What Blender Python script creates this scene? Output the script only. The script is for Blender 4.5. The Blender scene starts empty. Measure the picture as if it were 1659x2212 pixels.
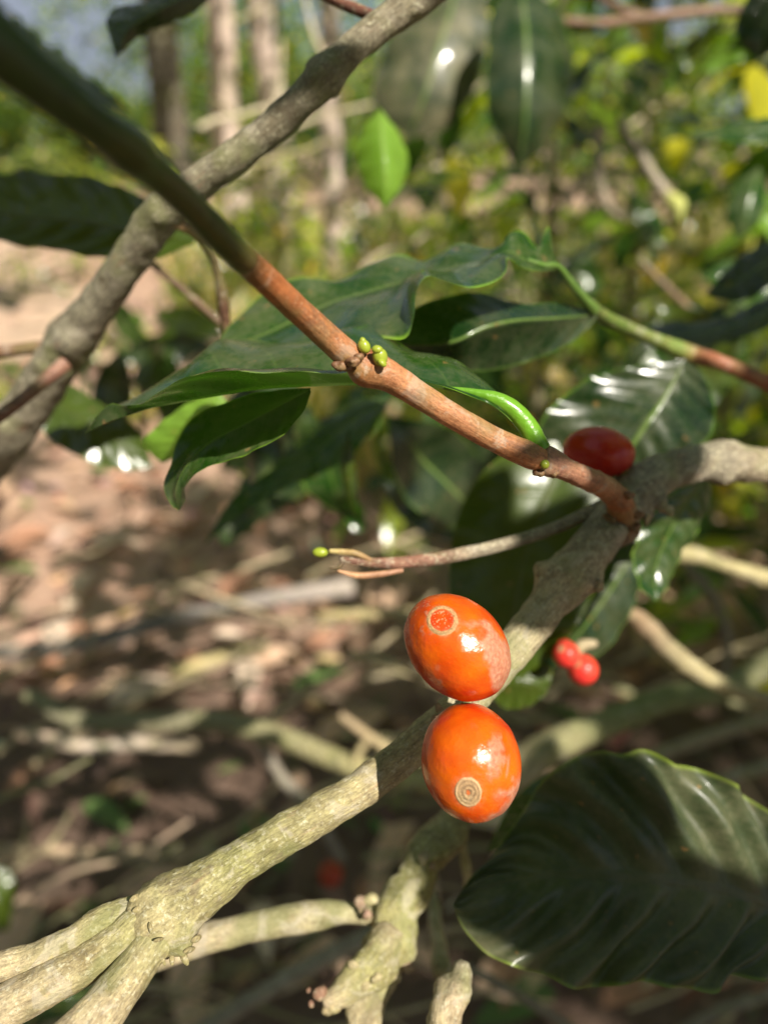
import bpy, math, random
from mathutils import Vector, Matrix, noise
random.seed(7)
sc = bpy.context.scene
COL = sc.collection
R = math.radians

# ------------------------------------------------------------ camera frame
F = 1597.0                      # focal length in picture units (picture 1659 x 2212)
CAMZ = 0.92
PITCH = R(27)
CX = Vector((1, 0, 0))
CY = Vector((0, math.sin(PITCH), math.cos(PITCH)))
CZ = Vector((0, -math.cos(PITCH), math.sin(PITCH)))
CAM = Vector((0, 0, CAMZ))
LCAM = Vector((.398, .395, .82)).normalized()


def cw(v):
    return CAM + CX * v[0] + CY * v[1] + CZ * v[2]


def cdir(v):
    return CX * v[0] + CY * v[1] + CZ * v[2]


def P(px, py, d):
    return cw(((px - 829.5) / F * d, -(py - 1106) / F * d, -d))


def pix(w):
    r = w - CAM
    d = -r.dot(CZ)
    if d <= 1e-4:
        return None
    return (829.5 + F * r.dot(CX) / d, 1106 - F * r.dot(CY) / d, d)


LSUN = cdir(LCAM).normalized()


def G(px, py, z=0.0):
    """point of the horizontal plane z seen at a picture position"""
    dr = cdir(((px - 829.5) / F, -(py - 1106) / F, -1))
    t = (z - CAMZ) / dr.z
    return CAM + dr * t

# ------------------------------------------------------------ tagging


def tag(o, label=None, cat=None, group=None, kind=None):
    if label: o['label'] = label
    if cat: o['category'] = cat
    if group: o['group'] = group
    if kind: o['kind'] = kind
    return o


def empty(name, loc, label, cat, group=None):
    o = bpy.data.objects.new(name, None)
    o.empty_display_size = .01
    COL.objects.link(o)
    o.location = loc
    tag(o, label, cat, group)
    return o


def mesh_obj(name, verts, faces, mat, parent=None, uvs=None, cols=None, smooth=True, base=None, attrs=None):
    """verts in world space; the object's origin is put at base"""
    if base is None:
        base = verts[0]
    base = Vector(base)
    me = bpy.data.meshes.new(name)
    me.from_pydata([Vector(v) - base for v in verts], [], faces)
    if uvs is not None:
        ul = me.uv_layers.new(name='UVMap')
        li = [0] * len(me.loops)
        me.loops.foreach_get('vertex_index', li)
        flat = []
        for i in li:
            flat.extend(uvs[i])
        ul.data.foreach_set('uv', flat)
    if cols is not None:
        at = me.color_attributes.new('Col', 'FLOAT_COLOR', 'POINT')
        flat = []
        for c in cols:
            flat.extend((c[0], c[1], c[2], 1.0))
        at.data.foreach_set('color', flat)
    for nm, vals in (attrs or {}).items():
        at = me.attributes.new(nm, 'FLOAT', 'POINT')
        at.data.foreach_set('value', vals)
    if smooth:
        me.polygons.foreach_set('use_smooth', [True] * len(me.polygons))
    me.materials.append(mat)
    me.update()
    o = bpy.data.objects.new(name, me)
    COL.objects.link(o)
    if parent is not None:
        o.parent = parent
        o.location = base - parent_world(parent)
    else:
        o.location = base
    return o


def parent_world(o):
    v = Vector(o.location)
    while o.parent is not None:
        o = o.parent
        v += Vector(o.location)
    return v


# ------------------------------------------------------------ node helpers
class NT:
    def __init__(self, name):
        self.m = bpy.data.materials.new(name)
        self.m.use_nodes = True
        self.t = self.m.node_tree
        self.t.nodes.clear()
        self.out = self.n('ShaderNodeOutputMaterial')

    def n(self, ty, **kw):
        nd = self.t.nodes.new(ty)
        for k, v in kw.items():
            setattr(nd, k, v)
        return nd

    def set(self, sock, v):
        if hasattr(v, 'is_output') or isinstance(v, bpy.types.NodeSocket):
            self.t.links.new(v, sock)
        else:
            if isinstance(v, tuple) and len(v) == 3 and sock.type == 'RGBA':
                v = (*v, 1)
            sock.default_value = v

    def math(self, op, a, b=0.0, c=None, clamp=False):
        nd = self.n('ShaderNodeMath', operation=op)
        nd.use_clamp = clamp
        self.set(nd.inputs[0], a); self.set(nd.inputs[1], b)
        if c is not None: self.set(nd.inputs[2], c)
        return nd.outputs[0]

    def noise(self, vec, scale, detail=4, rough=.55, dist=0.0):
        nd = self.n('ShaderNodeTexNoise')
        if vec is not None: self.set(nd.inputs['Vector'], vec)
        nd.inputs['Scale'].default_value = scale
        nd.inputs['Detail'].default_value = detail
        nd.inputs['Roughness'].default_value = rough
        nd.inputs['Distortion'].default_value = dist
        return nd.outputs['Fac']

    def ramp(self, fac, stops, interp='LINEAR'):
        nd = self.n('ShaderNodeValToRGB')
        cr = nd.color_ramp
        cr.interpolation = interp
        while len(cr.elements) < len(stops):
            cr.elements.new(.5)
        for e, (p, c) in zip(cr.elements, stops):
            e.position = p
            e.color = (*c, 1) if isinstance(c, tuple) else (c, c, c, 1)
        self.set(nd.inputs[0], fac)
        return nd.outputs[0]

    def mix(self, fac, a, b, mode='MIX'):
        nd = self.n('ShaderNodeMix', data_type='RGBA', blend_type=mode)
        self.set(nd.inputs[0], fac); self.set(nd.inputs[6], a); self.set(nd.inputs[7], b)
        return nd.outputs[2]

    def mapping(self, vec, scale):
        nd = self.n('ShaderNodeMapping')
        self.set(nd.inputs[0], vec)
        nd.inputs['Scale'].default_value = scale
        return nd.outputs[0]

    def bump(self, h, dist, strength=1.0):
        nd = self.n('ShaderNodeBump')
        self.set(nd.inputs['Height'], h)
        nd.inputs['Distance'].default_value = dist
        nd.inputs['Strength'].default_value = strength
        return nd.outputs[0]

    def bsdf(self, **kw):
        nd = self.n('ShaderNodeBsdfPrincipled')
        for k, v in kw.items():
            self.set(nd.inputs[k.replace('_', ' ')], v)
        return nd

    def surf(self, sh):
        self.t.links.new(sh, self.out.inputs[0])
        return self.m


def obj_co(t):
    return t.n('ShaderNodeTexCoord').outputs['Object']


def uv_co(t):
    return t.n('ShaderNodeTexCoord').outputs['UV']


def bark_mat(name, scale=1.0, rough=.75, contrast=1.0, bump=.00025, streak=1.0, spec=.3, lichen=(.66, .62, .44)):
    t = NT(name)
    col = t.n('ShaderNodeVertexColor', layer_name='Col').outputs[0]
    oc = obj_co(t)
    uv = uv_co(t)                                   # u around (m), v along (m)
    st = t.noise(t.mapping(uv, (1, .16 / streak, 1)), 1500 * scale, 5, .65)
    n1 = t.noise(oc, 260 * scale, 5, .6, .6)
    n2 = t.noise(oc, 1100 * scale, 4, .7)
    n3 = t.noise(oc, 90 * scale, 3, .5)
    f1 = t.ramp(st, [(.3, .45), (.5, .95), (.72, 1.45)])
    c = t.mix(.75 * contrast if .75 * contrast < 1 else 1, col, f1, 'MULTIPLY')
    f2 = t.ramp(n1, [(.3, (.55, .5, .42)), (.5, (1, 1, 1)), (.7, (1.2, 1.22, 1.1))])
    c = t.mix(.8 * contrast if .8 * contrast < 1 else 1, c, f2, 'MULTIPLY')
    lm = t.ramp(n2, [(.54, 0.0), (.66, 1.0)])
    lm = t.math('MULTIPLY', lm, .6 * contrast)
    c = t.mix(lm, c, lichen)
    n4 = t.noise(t.mapping(uv, (1, .25, 1)), 420 * scale, 3, .6)
    c = t.mix(t.math('MULTIPLY', t.ramp(n4, [(.62, 0.0), (.72, 1.0)]), .4 * contrast), c, (.36, .14, .1))
    n5 = t.noise(t.mapping(uv, (1, .5, 1)), 2600 * scale, 3, .7)
    c = t.mix(.5, c, t.ramp(n5, [(.32, (.35, .33, .3)), (.5, (1, 1, 1)), (.7, (1.45, 1.45, 1.4))]), 'MULTIPLY')
    lm2 = t.ramp(n3, [(.52, 0.0), (.66, 1.0)])
    lm2 = t.math('MULTIPLY', lm2, .6 * contrast)
    c = t.mix(lm2, c, (.2, .21, .075))
    n7 = t.noise(oc, 150 * scale, 5, .65, 1.2)
    c = t.mix(t.math('MULTIPLY', t.ramp(n7, [(.56, 0.0), (.62, 1.0)]), .4 * contrast), c, (.52, .46, .36))
    c = t.mix(t.math('MULTIPLY', t.ramp(n7, [(.36, 1.0), (.42, 0.0)]), .45 * contrast), c, (.17, .13, .085))
    h = t.math('ADD', t.math('ADD', t.math('MULTIPLY', st, 1.0), t.math('MULTIPLY', n2, .6)), t.math('MULTIPLY', n5, .5))
    b = t.bsdf(Base_Color=c, Roughness=rough, Normal=t.bump(h, bump, .9))
    b.inputs['Specular IOR Level'].default_value = spec
    return t.surf(b.outputs[0])


def leaf_mat(name, base, trans, rough=.32, tfac=.3, nv=9.0, vein=(.16, .26, .05), margin=None, dust=0.0, spec=.5, usecol=False, vstr=.5, bump=.0004, coat=.5):
    t = NT(name)
    uv = uv_co(t)
    sep = t.n('ShaderNodeSeparateXYZ'); t.set(sep.inputs[0], uv)
    u, v = sep.outputs[0], sep.outputs[1]
    av = t.math('ABSOLUTE', t.math('MULTIPLY', t.math('SUBTRACT', v, .5), 2.0))   # 0 midrib .. 1 margin
    ph = t.math('SUBTRACT', t.math('MULTIPLY', u, nv), t.math('MULTIPLY', t.math('POWER', av, 1.4), 1.5))
    fr = t.math('ABSOLUTE', t.math('SUBTRACT', t.math('FRACT', ph), .5))          # 0 on the vein
    vl = t.ramp(fr, [(0.0, 1.0), (.05, .0)])
    vl = t.math('MULTIPLY', vl, t.ramp(av, [(.05, 1.0), (.9, .15)]))
    mid = t.ramp(av, [(0.02, 1.0), (.055, 0.0)])
    vn = t.math('MAXIMUM', t.math('MULTIPLY', vl, vstr), mid)
    oc = obj_co(t)
    n = t.noise(oc, 70, 4, .6)
    n2 = t.noise(oc, 700, 3, .6)
    if usecol:
        bc = t.n('ShaderNodeVertexColor', layer_name='Col').outputs[0]
        tc = t.mix(1.0, bc, (2.6, 2.6, .6), 'MULTIPLY')
    else:
        bc, tc = base, trans
        bc = t.mix(1.0, t.mix(0.0, bc, bc), t.ramp(n, [(.3, (.8, .82, .8)), (.7, (1.2, 1.15, 1.1))]), 'MULTIPLY')
    bc = t.mix(t.math('MULTIPLY', vn, .8), bc, vein)
    if margin:
        mg = t.ramp(av, [(.955, 0.0), (.995, 1.0)])
        bc = t.mix(t.math('MULTIPLY', mg, .85), bc, margin)
    if not usecol:
        sp1 = t.ramp(t.noise(oc, 330, 2, .5), [(.70, 0.0), (.735, 1.0)])
        bc = t.mix(t.math('MULTIPLY', sp1, .8), bc, (.26, .15, .05))
        bc = t.mix(t.math('MULTIPLY', t.ramp(t.noise(oc, 45, 3, .6), [(.55, 0.0), (.75, 1.0)]), .3), bc, (.13, .17, .02))
    if dust:
        dm = t.ramp(t.math('MULTIPLY', n, t.math('ADD', n2, .5)), [(.38, 0.0), (.75, 1.0)])
        bc = t.mix(t.math('MULTIPLY', dm, dust), bc, (.33, .28, .16))
        rg = t.math('ADD', t.math('MULTIPLY', dm, .25), rough)
    else:
        rg = rough
    h = t.math('ADD', t.math('MULTIPLY', vn, -1.0), t.math('MULTIPLY', n2, .35))
    nm = t.bump(h, bump, .6)
    b = t.bsdf(Base_Color=bc, Roughness=rg, Normal=nm)
    b.inputs['Specular IOR Level'].default_value = spec
    b.inputs['Coat Weight'].default_value = .0 if usecol else coat
    b.inputs['Coat Roughness'].default_value = .16
    tr = t.n('ShaderNodeBsdfTranslucent'); t.set(tr.inputs[0], tc)
    mx = t.n('ShaderNodeMixShader'); mx.inputs[0].default_value = tfac
    t.t.links.new(b.outputs[0], mx.inputs[1]); t.t.links.new(tr.outputs[0], mx.inputs[2])
    return t.surf(mx.outputs[0])


M_BARK = bark_mat('greenish_bark', 1.0, .62, 1.0, .00035)
M_BARKBG = bark_mat('rough_bark', .7, .8, .8, .0004)
M_TWIG = bark_mat('reddish_twig_bark', 1.0, .48, .8, .00015, streak=2.5, spec=.4, lichen=(.55, .33, .18))
M_BUD = leaf_mat('bud_green', (.36, .44, .04), (.5, .6, .05), .4, .15, vstr=0, vein=(.36, .44, .04))
M_GSTEM = bark_mat('green_stem_skin', .6, .33, .25, .0001, streak=3, spec=.5, lichen=(.12, .14, .05))
M_LEAF = leaf_mat('glossy_leaf', (.014, .062, .006), (.1, .28, .012), .2, .24, margin=(.3, .55, .03), dust=.3, vstr=.3, bump=.0002)
M_LEAFDUST = leaf_mat('dusty_leaf', (.05, .065, .03), (.1, .14, .03), .42, .2, dust=.6, vstr=.1, bump=.0002)
M_LEAFDK = leaf_mat('dark_leaf', (.01, .034, .009), (.08, .15, .01), .23, .18, margin=(.1, .22, .02), dust=.2, vstr=.25, bump=.0002)
M_LEAFBIG = leaf_mat('pleated_leaf', (.055, .075, .032), (.07, .13, .01), .4, .15, nv=8, coat=0.15, spec=.5, margin=(.24, .33, .04), dust=.3, vstr=.5, vein=(.07, .075, .03), bump=.0003)
M_LEAFLIT = leaf_mat('young_leaf', (.22, .42, .05), (.5, .75, .06), .4, .45, vein=(.4, .55, .15))
M_LEAFOLIVE = leaf_mat('olive_leaf', (.055, .09, .008), (.14, .17, .005), .33, .25, margin=(.1, .15, .01), vstr=.3, vein=(.07, .09, .01))
M_FOL = leaf_mat('foliage', (0, 0, 0), (0, 0, 0), .15, .42, usecol=True, vein=(.12, .2, .05), spec=.6)
M_PET = leaf_mat('petiole_green', (.17, .4, .025), (.35, .65, .04), .34, .15, vstr=0, vein=(.17, .4, .025), bump=.0012)
M_FALLEN = leaf_mat('fallen_leaf', (0, 0, 0), (0, 0, 0), .6, .08, usecol=True, vein=(.25, .15, .08), spec=.3)

# ------------------------------------------------------------ curves


def cr(pts, n):
    """centripetal-ish Catmull-Rom, resampled by length; pts are tuples of equal length"""
    k = len(pts)
    dim = len(pts[0])
    ext = [tuple(2 * pts[0][i] - pts[1][i] for i in range(dim))] + list(pts) + [tuple(2 * pts[-1][i] - pts[-2][i] for i in range(dim))]
    fine = []
    for s in range(k - 1):
        p0, p1, p2, p3 = ext[s:s + 4]
        for j in range(12):
            t = j / 12
            fine.append(tuple(.5 * ((2 * p1[i]) + (-p0[i] + p2[i]) * t + (2 * p0[i] - 5 * p1[i] + 4 * p2[i] - p3[i]) * t * t + (-p0[i] + 3 * p1[i] - 3 * p2[i] + p3[i]) * t ** 3) for i in range(dim)))
    fine.append(tuple(pts[-1]))
    L = [0]
    for a, b in zip(fine, fine[1:]):
        L.append(L[-1] + math.dist(a[:3], b[:3]) + 1e-9)
    out = []
    j = 0
    for i in range(n + 1):
        s = L[-1] * i / n
        while j < len(L) - 2 and L[j + 1] < s:
            j += 1
        f = (s - L[j]) / (L[j + 1] - L[j])
        out.append(tuple(fine[j][q] * (1 - f) + fine[j + 1][q] * f for q in range(dim)))
    return out


def px_path(pts):
    """(px,py,depth,width px) -> (x,y,z,r)"""
    o = []
    for p in pts:
        w = P(p[0], p[1], p[2])
        o.append((w.x, w.y, w.z, p[3] / 2 / F * p[2]))
    return o


def tube_data(path, segs=18, step=None, amp=.05, nscale=300, cols=None, lumps=(), seed=0, capround=True):
    tot = sum(math.dist(a[:3], b[:3]) for a, b in zip(path, path[1:]))
    rmean = sum(p[3] for p in path) / len(path)
    n = max(6, min(260, int(tot / (step or rmean * .22))))
    pts = cr(path, n)
    verts, uvs, vc, faces = [], [], [], []
    t0 = None
    nrm = None
    dist = 0
    so = Vector((seed * 1.37, seed * .71, seed * 2.3))
    for i, p in enumerate(pts):
        c = Vector(p[:3])
        a = Vector(pts[max(0, i - 1)][:3]); b = Vector(pts[min(n, i + 1)][:3])
        tg = (b - a).normalized()
        if nrm is None:
            nrm = tg.orthogonal().normalized()
        else:
            nrm = (nrm - tg * nrm.dot(tg)).normalized()
        bi = tg.cross(nrm)
        if i: dist += (c - Vector(pts[i - 1][:3])).length
        u = i / n
        rr = p[3]
        if cols:
            k = 0
            while k < len(cols) - 2 and cols[k + 1][0] < u: k += 1
            f = min(1, max(0, (u - cols[k][0]) / max(1e-6, cols[k + 1][0] - cols[k][0])))
            cc = tuple(cols[k][1][q] * (1 - f) + cols[k + 1][1][q] * f for q in range(3))
        else:
            cc = (.3, .25, .15)
        for s in range(segs + 1):
            th = 2 * math.pi * s / segs
            d = nrm * math.cos(th) + bi * math.sin(th)
            q = c + d * rr
            h = noise.noise(q * nscale + so) * amp + noise.noise(q * nscale * 3 + so) * amp * .5
            hh = rr * h
            for (lp, lr, lh) in lumps:
                e = (q - lp).length / lr
                if e < 3: hh += lh * math.exp(-e * e)
            verts.append(c + d * (rr + hh))
            uvs.append((s / segs * 2 * math.pi * rmean, dist))
            vc.append(cc)
    W = segs + 1
    for i in range(n):
        for s in range(segs):
            faces.append((i * W + s, i * W + s + 1, (i + 1) * W + s + 1, (i + 1) * W + s))
    for end, ri in ((0, 0), (1, n)):
        c = Vector(pts[ri][:3])
        tg = (Vector(pts[1][:3]) - Vector(pts[0][:3])).normalized() if end == 0 else (Vector(pts[-1][:3]) - Vector(pts[-2][:3])).normalized()
        base = len(verts)
        verts.append(c + tg * (pts[ri][3] * .35 * (1 if end else -1)))
        uvs.append((0, dist * end)); vc.append(vc[ri * W])
        for s in range(segs):
            f = (ri * W + s, ri * W + s + 1, base)
            faces.append(f if end else f[::-1])
    return verts, faces, uvs, vc


def tube(name, pts, mat, parent=None, cols=None, lumps=(), amp=.05, nscale=300, segs=20, seed=0, world=False, step=None):
    path = pts if world else px_path(pts)
    L = [(P(*l[:3]), l[3] / F * l[2], l[4] / F * l[2]) for l in lumps]
    v, f, uv, vc = tube_data(path, segs, step, amp, nscale, cols, L, seed)
    return mesh_obj(name, v, f, mat, parent, uv, vc, base=path[0][:3])


class Multi:
    """collects several tubes into one mesh"""
    def __init__(s): s.v, s.f, s.uv, s.c = [], [], [], []

    def add(s, v, f, uv, c):
        k = len(s.v)
        s.v += v; s.uv += uv; s.c += c
        s.f += [tuple(i + k for i in q) for q in f]


def sheet(name, A, M, B, mat, parent=None, n=56, m=9, camber=.0, pleat=.0, nv=9, ruf=0.0, rfreq=5, seed=0, world=False):
    conv = (lambda p: tuple(p)) if world else (lambda p: tuple(P(*p[:3])))
    a = cr([conv(p) for p in A], n); mi = cr([conv(p) for p in M], n); b = cr([conv(p) for p in B], n)
    verts, uvs, faces = [], [], []
    for i in range(n + 1):
        u = i / n
        va, vm, vb = Vector(a[i]), Vector(mi[i]), Vector(b[i])
        tg = Vector(mi[min(n, i + 1)]) - Vector(mi[max(0, i - 1)])
        nr = tg.cross(vb - va)
        nr = nr.normalized() if nr.length > 1e-12 else Vector((0, 0, 1))
        env = math.sin(math.pi * min(1, max(0, u))) ** .5 if 0 < u < 1 else 0
        for j in range(-m, m + 1):
            f = abs(j) / m
            e = va if j < 0 else vb
            q = vm.lerp(e, f)
            w = (e - vm).length
            off = camber * w * math.sin(math.pi * f)
            off += pleat * math.cos(2 * math.pi * (nv * u - 1.5 * f ** 1.4)) * min(1, f * 3) * env
            off += ruf * w * f * f * math.sin(rfreq * 2 * math.pi * u + (1.3 if j < 0 else 0) + seed) * env
            off += ruf * .5 * w * f * noise.noise(q * 120 + Vector((seed, 0, 0)))
            verts.append(q + nr * off)
            uvs.append((u, .5 + .5 * j / m))
    W = 2 * m + 1
    for i in range(n):
        for j in range(W - 1):
            faces.append((i * W + j, i * W + j + 1, (i + 1) * W + j + 1, (i + 1) * W + j))
    return mesh_obj(name, verts, faces, mat, parent, uvs, base=mi[0])


def blob(name, c, rx, ry, rz, mat, parent=None, col=(.3, .5, .05), axis=None, amp=.08, ns=600, seg=24):
    """small organic lump, long axis = axis"""
    c = Vector(c)
    ax = (axis or CY).normalized()
    o1 = ax.orthogonal().normalized(); o2 = ax.cross(o1)
    verts, faces, uvs, cols = [], [], [], []
    for i in range(seg // 2 + 1):
        ph = math.pi * i / (seg // 2)
        for j in range(seg):
            th = 2 * math.pi * j / seg
            d = o1 * (math.sin(ph) * math.cos(th) * rx) + o2 * (math.sin(ph) * math.sin(th) * ry) + ax * (math.cos(ph) * rz)
            k = 1 + amp * noise.noise((c + d) * ns)
            verts.append(c + d * k); uvs.append((j / seg * rx * 6, ph * rz)); cols.append(col)
    for i in range(seg // 2):
        for j in range(seg):
            faces.append((i * seg + j, i * seg + (j + 1) % seg, (i + 1) * seg + (j + 1) % seg, (i + 1) * seg + j))
    return mesh_obj(name, verts, faces, mat, parent, uvs, cols, base=c)


# ------------------------------------------------------------ the branch with the cherries
TAN = (.40, .33, .18); TAN2 = (.48, .38, .25); GRN = (.31, .29, .12); GREY = (.27, .235, .17); DKB = (.2, .16, .1)
br = empty('coffee_branch', P(1700, 1005, .172), 'sunlit greenish tan coffee branch carrying the two orange cherries', 'branch')
tube('stem', [(305, 2008, .117, 110), (330, 1998, .117, 150), (360, 1974, .1165, 158), (400, 1944, .1165, 134), (445, 1914, .1165, 112), (495, 1878, .1168, 96), (560, 1836, .117, 88), (700, 1752, .1195, 82), (800, 1690, .1225, 78), (900, 1610, .1255, 80), (960, 1563, .1265, 86), (1030, 1490, .128, 80), (1110, 1400, .132, 80), (1180, 1310, .138, 86), (1222, 1255, .141, 108), (1262, 1205, .143, 98), (1325, 1120, .149, 92), (1372, 1062, .153, 104), (1440, 1018, .158, 84), (1520, 998, .163, 80), (1560, 996, .166, 92), (1620, 1004, .17, 78), (1700, 1006, .175, 74)],
     M_BARK, br, cols=[(0, TAN), (.12, GRN), (.25, TAN), (.38, (.4, .36, .2)), (.55, TAN2), (.62, GREY), (.85, GREY), (1, TAN2)],
     lumps=[(322, 1908, .1135, 24, 26), (300, 1935, .1135, 16, 14), (398, 2040, .1125, 28, 26), (415, 2010, .1125, 18, 10), (350, 2015, .109, 12, -8), (945, 1528, .1235, 22, 14), (965, 1550, .1225, 16, 9), (1175, 1235, .14, 22, 26), (1290, 1262, .139, 24, 20), (1235, 1200, .137, 16, 8), (1430, 1080, .15, 18, 22), (1395, 1110, .15, 12, 14), (1330, 1150, .143, 24, 14), (1560, 1030, .163, 20, 14)],
     amp=.10, nscale=330, segs=64)
for q, (pts, sd) in enumerate([
        ([(-60, 2100, .112, 62), (60, 2075, .113, 64), (150, 2035, .114, 62), (235, 1985, .1155, 66), (330, 1965, .117, 70)], 1),
        ([(-80, 2225, .108, 100), (60, 2150, .11, 92), (180, 2085, .112, 84), (260, 2030, .1135, 80), (310, 1985, .1145, 76), (370, 1950, .116, 60)], 2),
        ([(130, 2290, .102, 130), (200, 2212, .105, 112), (260, 2135, .1085, 94), (308, 2070, .1115, 84), (345, 2020, .1135, 84), (400, 1965, .1165, 60)], 3)]):
    tube('side_shoot', pts, M_BARK, br, cols=[(0, TAN2), (.5, TAN), (1, GRN)], amp=.12 if q == 0 else .05, nscale=380, segs=40, seed=sd,
         lumps=[(130, 2015, .112, 20, 10), (70, 2050, .111, 16, 6)] if q == 0 else [])
# papery bark flakes and old fruit scars at the joints
for (x, y, d, a, b_, rot) in [(950, 1535, .1225, 16, 10, .6), (966, 1552, .1225, 13, 8, .2), (1040, 1528, .1225, 12, 7, 1.2), (1003, 1519, .1225, 14, 6, 0), (985, 1528, .1225, 13, 8, .9), (1025, 1519, .1225, 9, 6, .3), (940, 1549, .1225, 12, 7, 1.4), (1172, 1240, .139, 18, 14, .2), (1295, 1268, .138, 17, 12, 1.0), (1435, 1098, .149, 22, 12, .6), (1398, 1122, .149, 14, 9, 1.5), (300, 1962, .1128, 14, 9, 1.2), (292, 1940, .1132, 12, 8, 1.7), (344, 2030, .1095, 14, 6, .9), (326, 2004, .1098, 12, 5, .4), (398, 2066, .1118, 18, 8, .6), (372, 2074, .112, 12, 6, .2), (425, 2028, .112, 12, 8, 1.3), (352, 2070, .1115, 16, 5, .5), (410, 2052, .1115, 16, 9, .9)]:
    blob('bark_scale', P(x, y, d), a / F * d, b_ / F * d * .6, b_ / F * d, M_BARK, br, (.42, .33, .2) if y < 1900 else (.36, .3, .15), cdir((math.cos(rot), math.sin(rot), .2)), .8 if y < 1900 else .35, 900 if y < 1900 else 400)

# ------------------------------------------------------------ reddish twig with the two buds
RED = (.36, .12, .04); RED2 = (.43, .19, .085); GST = (.03, .065, .008)
tw = empty('leafy_twig', P(1338, 1100, .147), 'reddish brown twig crossing diagonally from upper left, with two green buds', 'twig')
tube('stem', [(-120, 10, .050, 170), (0, 105, .053, 140), (105, 190, .056, 112), (215, 275, .060, 92), (275, 322, .064, 104), (325, 365, .068, 80), (400, 432, .074, 66), (480, 515, .081, 66), (530, 563, .0865, 61)],
     M_GSTEM, tw, cols=[(0, GST), (.85, (.045, .07, .01)), (1, (.1, .07, .02))], amp=.05, segs=40, lumps=[(290, 340, .06, 40, 10)])
tube('stem', [(524, 557, .0859, 60), (560, 590, .090, 61), (660, 685, .099, 58), (735, 752, .104, 60), (762, 775, .1055, 56)],
     M_TWIG, tw, cols=[(0, (.12, .06, .02)), (.25, RED), (1, RED2)], amp=.04, segs=40)
tube('stem', [(766, 776, .1056, 50), (790, 793, .107, 84), (840, 812, .108, 68), (900, 850, .11, 58), (1000, 912, .113, 54), (1090, 960, .1155, 54), (1150, 985, .117, 60), (1168, 992, .1175, 50)],
     M_TWIG, tw, cols=[(0, RED), (.2, RED2), (1, RED2)], amp=.04, segs=40, lumps=[(770, 800, .105, 18, 8)])
tube('stem', [(1162, 985, .1175, 56), (1185, 997, .119, 62), (1230, 1018, .123, 50), (1290, 1044, .131, 50), (1318, 1062, .137, 52), (1338, 1086, .1415, 58), (1343, 1118, .147, 70), (1340, 1145, .153, 76)],
     M_TWIG, tw, cols=[(0, (.4, .2, .14)), (.5, RED2), (.72, RED), (.86, (.25, .16, .09)), (1, (.24, .2, .14))], amp=.12, segs=40, lumps=[(1180, 1018, .117, 16, 10)])
for (x, y, d, rx, rz, ax) in [(787, 747, .1037, 12, 16, (-.3, .9, .2)), (784, 736, .1034, 7, 8, (-.3, .9, .2)), (820, 770, .1042, 16, 21, (.1, .9, .3)), (816, 755, .1035, 12, 10, (.1, .9, .3)), (825, 783, .1038, 12, 8, (.5, .5, .3)), (1176, 1003, .1155, 10, 10, (-.3, .3, .9))]:
    blob('bud', P(x, y, d), rx / F * d, rx / F * d, rz / F * d, M_BUD, tw, axis=cdir(ax), amp=.3, ns=500)
for (x, y, d, r) in [(1318, 1118, .143, 13), (1308, 1142, .145, 12), (1378, 1112, .143, 12), (1368, 1140, .145, 14), (1340, 1152, .144, 12), (735, 790, .104, 14), (760, 782, .103, 13), (776, 770, .1035, 10), (748, 794, .1045, 10), (1150, 1003, .117, 12), (1163, 1020, .117, 12), (1195, 1022, .118, 13), (1166, 966, .117, 10), (1356, 1070, .137, 12)]:
    blob('node_scale', P(x, y, d), r / F * d, r / F * d, r * .8 / F * d, M_TWIG, tw, (.2, .1, .05), amp=.7, ns=1100)

# petiole and its leaf (the wavy leaf in focus)
lfB = sheet('leaf', # far margin
      [(1140, 925, .119), (1108, 880, .122), (1040, 818, .127), (980, 780, .131), (900, 760, .134), (862, 732, .138), (800, 702, .142), (740, 716, .144), (640, 738, .147), (570, 748, .148), (495, 727, .149), (465, 742, .148), (440, 780, .146), (380, 820, .143), (330, 848, .141), (262, 872, .139), (215, 905, .138), (182, 938, .137)],
      [(1135, 930, .118), (1080, 880, .1175), (1000, 852, .1175), (900, 832, .118), (780, 832, .119), (680, 835, .120), (560, 842, .122), (470, 856, .124), (400, 868, .126), (320, 884, .128), (260, 905, .13), (210, 925, .133), (182, 938, .137)],
      [(1130, 935, .117), (1075, 885, .1155), (1000, 848, .114), (920, 826, .113), (840, 806, .1122), (765, 801, .1095), (700, 803, .1065), (640, 806, .105), (560, 812, .105), (500, 803, .106), (450, 797, .108), (410, 815, .111), (350, 845, .116), (310, 868, .122), (270, 878, .128), (238, 872, .13), (205, 905, .134), (182, 938, .137)],
      M_LEAF, tw, n=110, m=12, camber=.10, pleat=.00015, ruf=.03)

tube('petiole', [(1164, 972, .1175, 50), (1142, 925, .117, 44), (1108, 886, .1168, 42), (1070, 862, .1165, 32), (1020, 848, .1165, 18), (960, 838, .117, 8)],
     M_PET, lfB, amp=.05, segs=20)

# hidden-side leaf of the same node pair, mostly shaded with a sunlit tip
sheet('leaf', [(672, 838, .121), (600, 842, .126), (540, 852, .129), (440, 888, .132), (395, 930, .133), (370, 1000, .133), (354, 1050, .133), (372, 1092, .132), (388, 1104, .132)],
      [(670, 842, .121), (600, 878, .124), (530, 915, .126), (450, 958, .128), (400, 1010, .129), (380, 1060, .130), (388, 1104, .132)],
      [(672, 846, .121), (655, 890, .120), (610, 940, .121), (540, 978, .122), (480, 1000, .124), (440, 1012, .125), (402, 1048, .127), (400, 1080, .129), (388, 1104, .132)],
      M_LEAF, tw, n=70, camber=-.10, pleat=.00008, ruf=.02, seed=3)

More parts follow.
